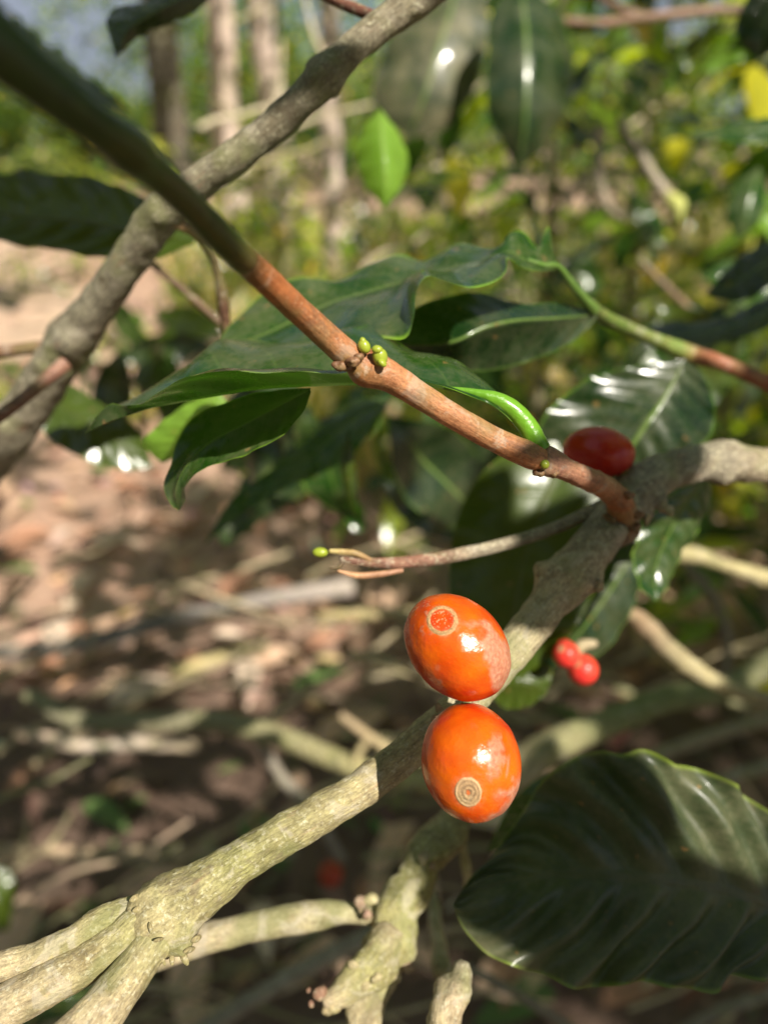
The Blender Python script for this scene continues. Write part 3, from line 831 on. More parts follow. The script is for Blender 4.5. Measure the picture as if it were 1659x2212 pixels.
tube('stem', [(1285, 1390, .2, 16), (1255, 1395, .198, 26), (1240, 1420, .196, 18)], M_BARKBG, bc, cols=[(0, TAN2), (1, TAN)], segs=12)
tube('shred', [(1205, 1388, .19, 8), (1222, 1390, .19, 20), (1240, 1405, .192, 14)], M_CHF, bc, segs=10)

# ------------------------------------------------------------ more branches around and behind


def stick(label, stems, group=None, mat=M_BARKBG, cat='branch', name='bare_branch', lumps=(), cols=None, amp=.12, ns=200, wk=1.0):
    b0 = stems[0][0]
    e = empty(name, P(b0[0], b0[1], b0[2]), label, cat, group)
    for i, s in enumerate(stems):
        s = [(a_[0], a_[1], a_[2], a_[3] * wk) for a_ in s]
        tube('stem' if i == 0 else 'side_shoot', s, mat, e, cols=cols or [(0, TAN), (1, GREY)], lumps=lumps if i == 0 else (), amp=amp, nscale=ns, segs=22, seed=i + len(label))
    return e


stick('knobbly greenish branch below the lower cherry, running down to the bottom edge',
      [[(1000, 1740, .17, 50), (965, 1800, .165, 84), (915, 1850, .16, 80), (895, 1910, .157, 84), (862, 1960, .154, 98), (846, 2035, .151, 96), (815, 2110, .149, 80), (793, 2170, .147, 80), (775, 2290, .145, 80)],
       [(852, 2010, .15, 60), (818, 2066, .147, 92), (775, 2112, .1445, 80), (738, 2148, .1425, 56), (700, 2166, .1415, 30)],
       [(985, 1780, .175, 26), (1003, 1850, .178, 20), (1013, 1915, .18, 24)]],
      mat=M_BARK, cols=[(0, (.4, .33, .2)), (.35, GRN), (.6, (.4, .36, .16)), (1, TAN2)], amp=.3, ns=210,
      lumps=[(985, 1820, .16, 26, 18), (930, 1850, .155, 22, 16), (800, 1955, .15, 26, 24), (780, 1935, .149, 16, 16), (885, 2065, .147, 18, 20), (850, 2125, .144, 22, 16), (790, 2060, .144, 18, 12)])
stick('smooth sunlit side branch joining the knobbly branch near the bottom',
      [[(330, 2065, .152, 62), (440, 2030, .153, 62), (560, 2000, .153, 60), (680, 1978, .153, 62), (745, 1972, .153, 44), (830, 1985, .155, 36)]],
      mat=M_BARK, cols=[(0, TAN2), (1, (.4, .36, .2))], lumps=[(690, 1950, .15, 20, 8)], amp=.08)
stick('short knotty branch stub at bottom edge right of the knobbly branch',
      [[(994, 2078, .135, 34), (992, 2110, .134, 52), (976, 2150, .132, 80), (964, 2190, .13, 70), (958, 2240, .129, 62), (950, 2300, .128, 62)],
       [(930, 1930, .2, 26), (945, 2020, .19, 32), (955, 2100, .18, 44)]], mat=M_BARK, cols=[(0, (.3, .26, .17)), (.3, TAN2), (1, TAN)], amp=.34, ns=240,
      lumps=[(1010, 2140, .13, 20, 14), (940, 2150, .129, 22, 12), (950, 2200, .127, 16, 10)])
kn = [o for o in bpy.data.objects if o.get('label', '').startswith('knobbly greenish')][0]
for (x, y, d, r, cc) in [(690, 2150, .141, 15, (.3, .17, .11)), (674, 2168, .141, 10, (.27, .15, .1)), (708, 2182, .141, 13, (.45, .36, .2)), (722, 2168, .141, 15, (.45, .36, .2)), (668, 2140, .142, 7, (.27, .15, .1)),
                         (778, 1957, .15, 15, (.36, .25, .17)), (800, 1945, .15, 12, (.4, .35, .18)), (792, 1975, .149, 12, (.4, .25, .18)), (884, 2088, .148, 14, (.36, .25, .17)), (868, 2066, .148, 11, (.4, .34, .18)),
                         (850, 2110, .146, 13, (.42, .35, .2)), (765, 2085, .143, 12, (.42, .35, .2)), (815, 2110, .142, 14, (.44, .37, .2)), (790, 2130, .142, 10, (.44, .37, .2)), (915, 1855, .154, 13, (.4, .33, .2)), (935, 1870, .155, 10, (.45, .3, .2))]:
    blob('bark_scale', P(x, y, d), r / F * d, r / F * d * .8, r / F * d * 1.1, M_BARK, kn, cc, cdir((random.uniform(-1, 1), 1, .3)), .9, 420)
S = [
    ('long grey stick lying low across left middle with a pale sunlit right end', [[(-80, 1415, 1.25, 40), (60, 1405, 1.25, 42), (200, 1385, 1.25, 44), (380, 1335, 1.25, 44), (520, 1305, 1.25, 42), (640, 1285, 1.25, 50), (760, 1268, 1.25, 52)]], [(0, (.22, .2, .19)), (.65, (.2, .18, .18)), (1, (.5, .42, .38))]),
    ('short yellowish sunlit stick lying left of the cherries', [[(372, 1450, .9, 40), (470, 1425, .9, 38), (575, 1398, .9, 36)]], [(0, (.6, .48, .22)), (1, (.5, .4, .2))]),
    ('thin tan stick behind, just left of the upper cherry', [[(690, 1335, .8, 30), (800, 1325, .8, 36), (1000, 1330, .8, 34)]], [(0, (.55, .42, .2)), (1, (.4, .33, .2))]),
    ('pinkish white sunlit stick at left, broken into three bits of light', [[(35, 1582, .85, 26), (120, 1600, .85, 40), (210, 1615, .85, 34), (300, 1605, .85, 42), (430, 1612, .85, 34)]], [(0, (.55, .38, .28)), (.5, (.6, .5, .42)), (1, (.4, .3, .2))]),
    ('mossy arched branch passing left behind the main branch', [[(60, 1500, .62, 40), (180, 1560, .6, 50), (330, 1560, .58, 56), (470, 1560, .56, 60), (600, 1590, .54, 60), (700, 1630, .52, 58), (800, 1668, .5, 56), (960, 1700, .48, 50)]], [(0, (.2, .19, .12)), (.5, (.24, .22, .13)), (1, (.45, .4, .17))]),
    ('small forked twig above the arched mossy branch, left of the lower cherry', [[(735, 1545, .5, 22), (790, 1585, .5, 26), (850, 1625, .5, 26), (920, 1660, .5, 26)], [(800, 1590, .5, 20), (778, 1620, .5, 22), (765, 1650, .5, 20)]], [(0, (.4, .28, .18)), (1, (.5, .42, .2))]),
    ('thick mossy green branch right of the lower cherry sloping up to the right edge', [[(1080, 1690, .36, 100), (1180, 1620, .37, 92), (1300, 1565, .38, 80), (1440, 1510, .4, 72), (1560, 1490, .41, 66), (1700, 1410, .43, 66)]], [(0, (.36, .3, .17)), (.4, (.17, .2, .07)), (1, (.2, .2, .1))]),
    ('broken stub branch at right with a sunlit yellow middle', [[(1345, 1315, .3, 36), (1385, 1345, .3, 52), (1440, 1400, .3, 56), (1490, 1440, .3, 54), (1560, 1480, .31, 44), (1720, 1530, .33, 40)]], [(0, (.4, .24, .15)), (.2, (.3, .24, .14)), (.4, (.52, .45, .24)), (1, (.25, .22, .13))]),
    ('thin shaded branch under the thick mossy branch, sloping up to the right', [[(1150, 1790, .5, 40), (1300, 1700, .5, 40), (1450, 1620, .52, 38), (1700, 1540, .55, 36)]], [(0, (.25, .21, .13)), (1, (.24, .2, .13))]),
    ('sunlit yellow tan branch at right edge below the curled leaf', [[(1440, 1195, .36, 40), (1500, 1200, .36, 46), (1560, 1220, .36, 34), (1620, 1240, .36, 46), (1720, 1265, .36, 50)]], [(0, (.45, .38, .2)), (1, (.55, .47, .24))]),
    ('very thin twig running level across lower left shade', [[(-80, 1825, .9, 24), (60, 1835, .9, 26), (250, 1838, .9, 26), (450, 1845, .9, 24), (640, 1845, .9, 20)]], [(0, (.5, .33, .22)), (1, (.3, .26, .17))]),
    ('thin grey twig slanting down behind the main branch, lower centre left', [[(560, 1600, .55, 28), (610, 1680, .55, 32), (680, 1760, .55, 34), (740, 1860, .55, 30)]], [(0, (.25, .22, .18)), (1, (.22, .19, .16))]),
    ('grey shaded branch sloping down left under the smooth side branch', [[(820, 2010, .34, 44), (700, 2070, .33, 46), (560, 2150, .32, 46), (400, 2250, .31, 48)]], [(0, (.3, .26, .2)), (1, (.26, .22, .17))]),
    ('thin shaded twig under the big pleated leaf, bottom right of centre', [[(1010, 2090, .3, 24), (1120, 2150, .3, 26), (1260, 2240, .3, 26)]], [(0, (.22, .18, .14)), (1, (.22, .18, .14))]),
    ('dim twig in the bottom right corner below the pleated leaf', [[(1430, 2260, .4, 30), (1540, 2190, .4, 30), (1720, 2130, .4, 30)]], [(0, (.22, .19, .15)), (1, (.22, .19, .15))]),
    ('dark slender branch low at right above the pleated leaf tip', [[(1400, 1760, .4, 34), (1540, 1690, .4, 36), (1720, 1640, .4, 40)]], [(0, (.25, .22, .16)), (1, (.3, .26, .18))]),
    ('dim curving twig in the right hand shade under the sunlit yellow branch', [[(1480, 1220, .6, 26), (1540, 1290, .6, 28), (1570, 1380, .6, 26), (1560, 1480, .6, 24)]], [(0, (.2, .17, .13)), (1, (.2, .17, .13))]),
    ('pale thin stem dropping beside the curled loop, upper right', [[(1292, 270, .75, 24), (1290, 330, .75, 26), (1296, 400, .75, 26), (1315, 450, .75, 24), (1350, 475, .75, 20)]], [(0, (.42, .33, .26)), (1, (.45, .36, .27))]),
    ('pale curled loop of dry stem, upper right', [[(1225, 440, .78, 20), (1250, 395, .78, 22), (1300, 370, .78, 22), (1350, 372, .78, 20), (1410, 380, .78, 14)]], [(0, (.45, .36, .27)), (1, (.35, .28, .22))]),
    ('pale straight shoot ending in a yellow green bud, upper right', [[(1335, 260, .6, 22), (1375, 320, .6, 26), (1410, 380, .6, 28), (1440, 420, .6, 28), (1458, 445, .6, 56), (1468, 478, .6, 12)]], [(0, (.45, .38, .3)), (.7, (.45, .38, .3)), (.8, (.6, .62, .16)), (1, (.5, .55, .14))]),
    ('reddish thin twig crossing the top right under the upper edge', [[(1200, 45, .5, 20), (1300, 50, .5, 24), (1420, 35, .5, 24), (1560, 22, .5, 26), (1720, 18, .5, 26)], [(1250, -40, .5, 20), (1330, 15, .5, 22), (1400, 40, .5, 22)]], [(0, (.32, .17, .12)), (1, (.35, .24, .18))]),
    ('short dark red shoot joining the grey branch at the top edge', [[(640, -40, .15, 26), (720, 0, .148, 26), (790, 28, .146, 30), (850, 50, .143, 26)]], [(0, (.2, .08, .05)), (1, (.16, .07, .05))]),
    ('thin pale twig behind foliage running down to a red tip, right', [[(1380, 560, .5, 14), (1430, 610, .5, 16), (1490, 670, .48, 18), (1560, 740, .47, 18)]], [(0, (.25, .2, .15)), (1, (.45, .2, .14))]),
]
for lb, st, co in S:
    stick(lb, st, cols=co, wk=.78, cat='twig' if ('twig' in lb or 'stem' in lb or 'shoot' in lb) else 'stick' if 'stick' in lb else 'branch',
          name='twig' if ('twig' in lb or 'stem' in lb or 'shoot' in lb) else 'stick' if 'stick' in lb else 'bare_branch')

rng = random.Random(91)
for k in range(84):
    d0 = rng.uniform(.42, 1.3)
    x0 = rng.uniform(-80, 1750); y0 = rng.uniform(1380, 2250)
    if x0 < 900 and rng.random() < .25: y0 = rng.uniform(1150, 1450); d0 = rng.uniform(.9, 1.5)
    an = rng.choice([rng.uniform(-.35, .35), rng.uniform(-.9, .9), rng.uniform(.3, .7)])
    ln = rng.uniform(180, 620); w0 = rng.uniform(7, 17)
    pts = []
    for q in range(5):
        pts.append((x0 + math.cos(an) * ln * (q / 4 - .5) + rng.uniform(-14, 14), y0 - math.sin(an) * ln * (q / 4 - .5) + rng.uniform(-14, 14), d0 * (1 + rng.uniform(-.05, .05)), w0 * (1 - .1 * q)))
    if min(P(*p[:3]).z for p in pts) < .01: continue
    sh = rng.random() < .5
    col = rng.choice([(.45, .36, .22), (.3, .25, .16), (.55, .44, .28), (.25, .24, .12), (.5, .36, .26)])
    st_ = [pts]
    if sh:
        m_ = pts[2]; a2 = an + rng.choice([-1, 1]) * rng.uniform(.5, .9)
        st_.append([m_[:3] + (w0 * .7,), (m_[0] + math.cos(a2) * ln * .2, m_[1] - math.sin(a2) * ln * .2, m_[2] * 1.03, w0 * .6), (m_[0] + math.cos(a2) * ln * .4, m_[1] - math.sin(a2) * ln * .38, m_[2] * 1.05, w0 * .4)])
    stick('thin dry twig, one of many crossing in the shade under the main branch', st_, 'thin dry twigs crossing under the main branch', cat='twig', name='dry_twig', cols=[(0, col), (1, tuple(c_ * .8 for c_ in col))])

for k in range(34):
    d0 = rng.uniform(.62, 2.2)
    x0 = rng.uniform(520, 1720); y0 = rng.uniform(-40, 640)
    an = rng.choice([rng.uniform(-.5, .5), rng.uniform(.9, 2.2), rng.uniform(.2, .9)])
    ln = rng.uniform(120, 420); w0 = rng.uniform(7, 15)
    bend = rng.uniform(-.5, .5)
    pts = []
    for q in range(6):
        t_ = q / 5 - .5
        a2 = an + bend * t_
        pts.append((x0 + math.cos(a2) * ln * t_ + rng.uniform(-8, 8), y0 - math.sin(a2) * ln * t_ + rng.uniform(-8, 8), d0 * (1 + .1 * t_), w0 * (1 - .09 * q)))
    col = rng.choice([(.62, .5, .36), (.5, .4, .3), (.66, .56, .4), (.4, .34, .18)])
    stick('slender pale twig, one of many in the sunlit foliage, upper right', [pts], 'slender pale twigs in the background foliage', cat='twig', name='pale_twig', cols=[(0, col), (1, col)])

# ------------------------------------------------------------ foliage builders
GREENS = [(.025, .065, .012), (.02, .05, .012), (.05, .12, .016), (.1, .2, .02), (.18, .3, .025), (.03, .07, .02), (.36, .44, .04), (.3, .38, .05), (.42, .42, .08)]
YELL = [(.45, .42, .03), (.5, .35, .03), (.3, .36, .04)]


def add_leaf(M, base, dr, up, L, W, col, nl=4, curve=.25, fold=.18):
    dr = dr.normalized(); side = dr.cross(up)
    if side.length < 1e-4: side = dr.orthogonal()
    side.normalize(); nn = side.cross(dr).normalized()
    k = len(M.v)
    for i in range(nl + 1):
        u = i / nl
        w = W * .5 * (math.sin(math.pi * min(1, u * .98 + .01)) ** .75) * (1.15 - .4 * u)
        c = base + dr * (L * u) - nn * (curve * L * u * u)
        for s in (-1, 0, 1):
            M.v.append(c + side * (w * s) + nn * (fold * w * abs(s)))
            M.uv.append((u, .5 + .5 * s)); M.c.append(col)
    for i in range(nl):
        a = k + i * 3
        M.f.append((a, a + 1, a + 4, a + 3)); M.f.append((a + 1, a + 2, a + 5, a + 4))


def pick(rng, pal, yel=.05):
    c = rng.choice(YELL) if rng.random() < yel else rng.choice(pal)
    k = rng.uniform(.75, 1.3)
    return tuple(x * k for x in c)


def in_keepout(p):
    """keep the near space in front of the lens clear of background foliage"""
    q = pix(p)
    return q is not None and q[2] < .62 and -200 < q[0] < 1900 and -200 < q[1] < 2500


def shrub(label, x, y, h, rad, seed, nb=26, leafL=.11, yel=.05, pal=GREENS, group='coffee shrubs behind the branches', skip=None, name='coffee_shrub', cat='shrub'):
    rng = random.Random(seed)
    base = Vector((x, y, 0))
    e = empty(name, base, label, cat, group)
    tk = [(x, y, -.02, .018)]
    px, py = x, y
    for i in range(1, 6):
        px += rng.uniform(-.03, .03); py += rng.uniform(-.03, .03)
        tk.append((px, py, h * i / 5, .018 * (1 - i / 6.5)))
    v, f, uv, c = tube_data(tk, 8, .06, .1, 40, [(0, (.25, .2, .13)), (1, (.2, .2, .09))])
    mesh_obj('stem', v, f, M_BARKBG, e, uv, c, base=base)
    BR, LF = Multi(), Multi()
    for b in range(nb):
        z = h * (.12 + .86 * (b + rng.random() * .6) / nb)
        az = b * 2.4 + rng.uniform(-.4, .4)
        i = min(4, int(z / h * 5)); fz = z / h * 5 - i
        bx = tk[i][0] * (1 - fz) + tk[i + 1][0] * fz; by = tk[i][1] * (1 - fz) + tk[i + 1][1] * fz
        ln = rad * rng.uniform(.65, 1.1) * (1.0 - .55 * (z / h) ** 2)
        el = rng.uniform(.15, .55)
        pts = []
        d = Vector((math.cos(az), math.sin(az), 0))
        for s in range(6):
            t_ = s / 5
            q = Vector((bx, by, z)) + d * (ln * t_) + Vector((0, 0, 1)) * (ln * (el * t_ - .55 * t_ * t_))
            pts.append((q.x, q.y, q.z, .0035 * (1 - .6 * t_)))
        if any(in_keepout(Vector(p[:3])) for p in pts): continue
        BR.add(*tube_data(pts, 5, .05, .0, 40, [(0, (.28, .2, .13)), (1, (.15, .2, .05))]))
        fine = cr(pts, max(4, int(ln / (leafL * .55))))
        for s in range(1, len(fine)):
            c0 = Vector(fine[s][:3]); tg = (Vector(fine[s][:3]) - Vector(fine[s - 1][:3])).normalized()
            sd = tg.cross(Vector((0, 0, 1))).normalized()
            for sg in (-1, 1):
                if rng.random() < .12: continue
                dr = tg * rng.uniform(.25, .8) + sd * sg + Vector((0, 0, rng.uniform(-.7, .25)))
                upv = Vector((rng.uniform(-.5, .5), rng.uniform(-.5, .5), 1))
                L = leafL * rng.uniform(.4, 1.15)
                if in_keepout(c0 + dr * L): continue
                if skip and skip(c0): continue
                add_leaf(LF, c0, dr, upv, L, L * rng.uniform(.36, .46), pick(rng, pal, yel), curve=rng.uniform(.05, .45))
    if BR.v: mesh_obj('branches', BR.v, BR.f, M_BARKBG, e, BR.uv, BR.c, base=base)
    if LF.v: mesh_obj('foliage', LF.v, LF.f, M_FOL, e, LF.uv, LF.c, base=base)
    return e


shrubs = [
    ('near coffee shrub with small sunlit leaves in the top right background', .62, .98, 1.2, .34, 31, .1),
    ('coffee shrub between the glossy hanging leaf and the curled pale stems', .33, 1.35, 1.28, .34, 32, .1),
    ('coffee shrub at the right edge just behind the near one', 1.05, 1.55, 1.35, .4, 33, .14),
    ('coffee shrub with bright young leaves above the curled pale stems', .72, 1.5, 1.5, .42, 34, .2),
    ('coffee shrub behind the hanging light green leaf, upper centre', .02, 2.3, 1.0, .34, 35, .15),
    ('coffee shrub with glossy leaves filling the right background beside the red twig', .95, 1.25, 1.45, .5, 11, .06),
    ('tall coffee shrub dappled with sun behind the glossy hanging leaf, upper right', .62, 1.95, 1.6, .5, 12, .08),
    ('coffee shrub with yellowing leaves at the upper right edge', 1.55, 2.15, 1.8, .6, 13, .12),
    ('leafy coffee shrub right of centre behind the curled pale stems', 1.0, 3.0, 1.9, .65, 14, .1),
    ('coffee shrub farther back at the right edge of the row', 2.1, 3.4, 1.8, .6, 15, .05),
    ('coffee shrub in the middle distance above the wavy leaf, centre', .25, 3.1, 1.15, .5, 16, .06),
    ('low coffee shrub in shade at centre behind the hanging leaves', .28, 1.75, .62, .36, 17, .03),
    ('small green shrub in the middle distance between the tree trunks', -.55, 4.4, 1.1, .5, 18, .08),
    ('broad dark shrub in the far row behind the others, right of the trunks', .9, 4.8, 1.8, .8, 19, .06),
]
for lb, x, y, h, r, sd, yl in shrubs:
    shrub(lb, x, y, h, r, sd, nb=30 if h > 1 else 18, yel=yl)

for k, (px, py, h, r_) in enumerate([(250, 760, .3, .28), (420, 700, .4, .3), (620, 760, .42, .32), (780, 640, .5, .35), (560, 560, .5, .4), (60, 640, .3, .3), (180, 600, .35, .35), (900, 860, .4, .26), (330, 900, .2, .16), (60, 900, .2, .15)]):
    g_ = G(px, py)
    wnames = ['left of centre on the path edge', 'between the grey branch and the twig', 'under the dark hanging leaf', 'behind the paired green buds', 'far back below the pale trunks', 'at the left edge of the path', 'across the far path, left', 'behind the hanging narrow leaves', 'small and lone under the sunlit tip', 'small and lone at the left edge']
    shrub('low leafy weed ' + wnames[k], g_.x, g_.y, h, r_, 300 + k, nb=12, leafL=.075, yel=.12, group='low weeds on the ground', name='weed', cat='weed')
# low weeds and dry grass in the middle distance
rng = random.Random(5)
WG = Multi()
for i in range(15000):
    y = 1.9 + 6.5 * rng.random() ** 1.0; x = rng.uniform(-.28, .85) * y
    if x < -.2 * y and y < 4: continue
    h = rng.uniform(.05, .2) * (1 + .12 * y)
    c = rng.choice([(.55, .44, .24), (.6, .46, .34), (.12, .22, .03), (.25, .34, .06), (.45, .33, .2), (.5, .5, .3), (.05, .1, .02)])
    b = Vector((x, y, 0))
    add_leaf(WG, b, Vector((rng.uniform(-.6, .6), rng.uniform(-.6, .6), 1)), Vector((rng.uniform(-.6, .6), -1, .3)), h, rng.uniform(.01, .045), c, nl=2, curve=.3)
tag(mesh_obj('undergrowth', WG.v, WG.f, M_FOL, None, WG.uv, WG.c, base=(0, 3, 0)), 'dry grass and weeds on the ground behind the shrubs', 'undergrowth', kind='stuff')

# ------------------------------------------------------------ ground
t = NT('earth')
oc = obj_co(t)
n1 = t.noise(oc, 1.6, 6, .6); n2 = t.noise(oc, 22, 6, .65); n3 = t.noise(oc, 90, 4, .6)
c = t.ramp(n2, [(.3, (.38, .23, .15)), (.5, (.6, .39, .28)), (.68, (.74, .53, .4))])
c = t.mix(t.ramp(n1, [(.4, 0.0), (.65, .6)]), c, (.5, .31, .22))
c = t.mix(t.ramp(n3, [(.5, 0.0), (.75, .5)]), c, (.2, .12, .08))
b = t.bsdf(Base_Color=c, Roughness=.9, Normal=t.bump(t.math('ADD', n2, t.math('MULTIPLY', n3, .5)), .03, .8))
M_EARTH = t.surf(b.outputs[0])
# shade under the bush painted into the earth colour, darker near the viewer
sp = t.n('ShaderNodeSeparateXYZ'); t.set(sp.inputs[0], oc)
shade_m = t.ramp(t.math('ADD', t.math('MULTIPLY', sp.outputs[1], .5), t.math('MULTIPLY', n1, .5)), [(.72, 1.0), (1.0, 0.0)])
t.set(b.inputs['Base Color'], t.mix(t.math('MULTIPLY', shade_m, .85), c, t.mix(n3, (.05, .03, .022), (.16, .1, .07))))
t = NT('path_sand')
oc = obj_co(t)
n2 = t.noise(oc, 8, 6, .65)
c = t.ramp(n2, [(.3, (.42, .28, .19)), (.7, (.66, .48, .34))])
M_PATH = t.surf(t.bsdf(Base_Color=c, Roughness=.9, Normal=t.bump(n2, .03, .5)).outputs[0])

NG = 120
vs, fs = [], []
for j in range(NG + 1):
    for i in range(NG + 1):
        a = (i / NG - .5) * 2; b_ = (j / NG - .5) * 2
        x = math.copysign(abs(a) ** 2.6, a) * 60; y = math.copysign(abs(b_) ** 2.6, b_) * 60 + 2
        z = .03 * noise.noise(Vector((x * 1.7, y * 1.7, 0))) * min(1, 1) - .03
        vs.append((x, y, z))
for j in range(NG):
    for i in range(NG):
        a = j * (NG + 1) + i
        fs.append((a, a + 1, a + NG + 2, a + NG + 1))
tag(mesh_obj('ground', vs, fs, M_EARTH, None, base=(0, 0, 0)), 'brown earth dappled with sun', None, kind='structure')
vs, fs = [], []
K = 30
for i in range(K + 1):
    t_ = i / K
    y = 3.3 + 6 * t_
    xc = -2.3 - .55 * (y - 3.3)
    for s in range(7):
        xx = xc + (s / 6 - .5) * (2.4 + .3 * math.sin(i))
        vs.append((xx, y, .006 + .01 * noise.noise(Vector((xx, y, 3)))))
for i in range(K):
    for s in range(6):
        a = i * 7 + s
        fs.append((a, a + 1, a + 8, a + 7))
tag(mesh_obj('path', vs, fs, M_PATH, None, base=(-2.3, 3.3, 0)), 'pale sunlit dirt path', None, kind='structure')

# fallen leaves
BROWNS = [((.64, .43, .3), 'tan'), ((.42, .22, .14), 'rust brown'), ((.14, .09, .06), 'dark brown'), ((.72, .57, .44), 'pale'), ((.12, .2, .06), 'green')]
protos = {}
rng = random.Random(21)
cnt = 0
for i in range(300):
    px = rng.uniform(-60, 1500); py = rng.uniform(900, 2200) if rng.random() < .8 else rng.uniform(1000, 1450)
    if px > 900 and py < 1250: continue
    g = G(px, py)
    if g.y < 1.1 and rng.random() < .55: continue
    col, nm = rng.choices(BROWNS, [7, 3, 2, 1.5, 1])[0]
    if nm not in protos:
        M = Multi()
        add_leaf(M, Vector((0, 0, 0)), Vector((1, 0, .12)), Vector((0, 0, 1)), .1, .042, col, nl=8, curve=.35, fold=.5)
        me_o = mesh_obj('fallen_leaf', [v for v in M.v], M.f, M_FALLEN, None, M.uv, M.c, base=(0, 0, 0))
        protos[nm] = me_o; o = me_o
        tag(o, f'{nm} fallen leaf lying on the dappled ground behind the branches', 'fallen leaf', f'{nm} fallen leaves on the ground')
    else:
        o = protos[nm].copy(); COL.objects.link(o)
    o.location = (g.x, g.y, .004 + rng.uniform(0, .012))
    s = rng.uniform(.5, 1.25)
    o.scale = (s, s, s)
    o.rotation_euler = (rng.uniform(-.35, .35), rng.uniform(-.25, .15), rng.uniform(0, 6.28))
    cnt += 1
LT = Multi()
for i in range(6000):
    y = rng.uniform(.2, 7); x = rng.uniform(-1, 1) * (y * .75 + .6)
    col, nm = rng.choices(BROWNS, [8, 3, 2, 2, .7] if y > rng.uniform(.9, 1.6) else [1, 2, 9, .6, 1])[0]  # darker mix near the viewer paints in the shade under the bush
    if y < .9 and rng.random() < .4: continue
    L = rng.uniform(.02, .07)
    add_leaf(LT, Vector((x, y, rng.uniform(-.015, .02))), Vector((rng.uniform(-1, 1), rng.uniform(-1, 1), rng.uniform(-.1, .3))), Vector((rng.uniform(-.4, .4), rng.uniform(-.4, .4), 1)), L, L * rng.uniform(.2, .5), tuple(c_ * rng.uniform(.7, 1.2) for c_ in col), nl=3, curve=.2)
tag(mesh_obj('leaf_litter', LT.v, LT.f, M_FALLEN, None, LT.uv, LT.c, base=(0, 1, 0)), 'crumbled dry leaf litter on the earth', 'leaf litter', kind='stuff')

# ------------------------------------------------------------ trees
M_TRUNK = bark_mat('pale_trunk_bark', .02, .85, .9, .01)
M_CROWN = leaf_mat('crown_foliage', (0, 0, 0), (0, 0, 0), .4, .45, usecol=True, vstr=0, vein=(.1, .2, .05))


def tree(label, x, y, h, r, seed, crowns, nl, lsize, pal, col=(.42, .33, .27), lean=0.0, yel=.03, group=None):
    rng = random.Random(seed)
    e = empty('tree', (x, y, 0), label, 'tree', group)
    tk = [(x, y, -.1, r * 1.25)]
    for i in range(1, 7):
        tk.append((x + lean * i / 6 + rng.uniform(-.04, .04), y + rng.uniform(-.05, .05), h * i / 6, r * (1 - .1 * i)))
    v, f, uv, c = tube_data(tk, 14, .15, .08, 3, [(0, col), (1, tuple(k * .85 for k in col))])
    T = Multi(); T.add(v, f, uv, c)
    for (cx, cy, cz, cr_) in crowns:
        a = Vector(tk[4][:3]); b_ = Vector((cx, cy, cz))
        m_ = a.lerp(b_, .5) + Vector((rng.uniform(-.3, .3), rng.uniform(-.3, .3), .2))
        T.add(*tube_data([(*a, r * .4), (*m_, r * .25), (*b_, r * .1)], 7, .3, .05, 3, [(0, col), (1, col)]))
    mesh_obj('trunk', T.v, T.f, M_TRUNK, e, T.uv, T.c, base=(x, y, 0))
    M = Multi()
    tot = sum(q[3] ** 2 for q in crowns) or 1
    for (cx, cy, cz, cr_) in crowns:
        k = int(nl * cr_ ** 2 / tot)
        subs = [Vector((rng.gauss(0, .5), rng.gauss(0, .5), rng.gauss(0, .4))) * cr_ for _ in range(14)]
        for i in range(k):
            s_ = rng.choice(subs)
            p = Vector((cx, cy, cz)) + s_ + Vector((rng.gauss(0, 1), rng.gauss(0, 1), rng.gauss(0, .8))) * cr_ * .17
            d = Vector((rng.uniform(-1, 1), rng.uniform(-1, 1), rng.uniform(-1, .4)))
            L = lsize * rng.uniform(.6, 1.4)
            add_leaf(M, p, d, Vector((rng.uniform(-1, 1), rng.uniform(-1, 1), 1)), L, L * .5, pick(rng, pal, yel), nl=2, curve=.2)
    if M.v: mesh_obj('crown', M.v, M.f, M_CROWN, e, M.uv, M.c, base=(x, y, h))
    return e


def GX(px, y):
    """x at distance y (metres ahead) for picture column px near the horizon row"""
    return (px - 829.5) / F * y * 1.13


LG = [(.14, .23, .05), (.08, .14, .03), (.26, .33, .08), (.03, .06, .02), (.05, .1, .03)]
tree('pale sunlit tree trunk standing in the background, left of the pair', GX(565, 6.5), 6.5, 5, .12, 1, [(-1.2, 7, 5.2, 1.3)], 900, .12, LG, (.72, .56, .48))
tree('pale sunlit tree trunk standing in the background, right of the pair', GX(640, 7.2), 7.2, 5.4, .13, 2, [(-.6, 8, 5.6, 1.5)], 900, .12, LG, (.72, .57, .5))
tree('dark shaded tree trunk behind and left of the pale pair', GX(470, 9.5), 9.5, 6, .22, 3, [(-3, 11, 4.9, 1.6), (-1.8, 10, 5, 1.4)], 1500, .14, LG, (.1, .085, .06))
tree('slender pale trunk right of the pair, behind the grey branch', GX(745, 5.0), 5.0, 4.2, .07, 4, [(.3, 5.6, 4.4, 1.1)], 700, .1, LG, (.68, .54, .48))
farc = [
    ('far tree with loose pale green crown against the sky, upper left', 150, 14, 1.7, 1.1), ('far tree with dense crown at the left edge', -40, 12, 1.8, 1.1),
    ('far tree with yellowish green crown left of the pale trunks', 330, 15, 1.2, 1.1), ('far tree behind the shaded trunk', 470, 17, 3.2, 1.7),
    ('far tree filling the gap between the pale trunks', 620, 16, 2.6, 1.8), ('far tree behind the grey branch, top centre', 760, 15, 2.6, 1.8),
    ('far dark tree behind the dusty leaf, top centre', 930, 14, 2.5, 1.9), ('far tree behind the shrubs, upper right', 1200, 15, 2.6, 2.2), ('far tree behind the right edge shrubs', 1550, 15, 2.6, 2.2)]
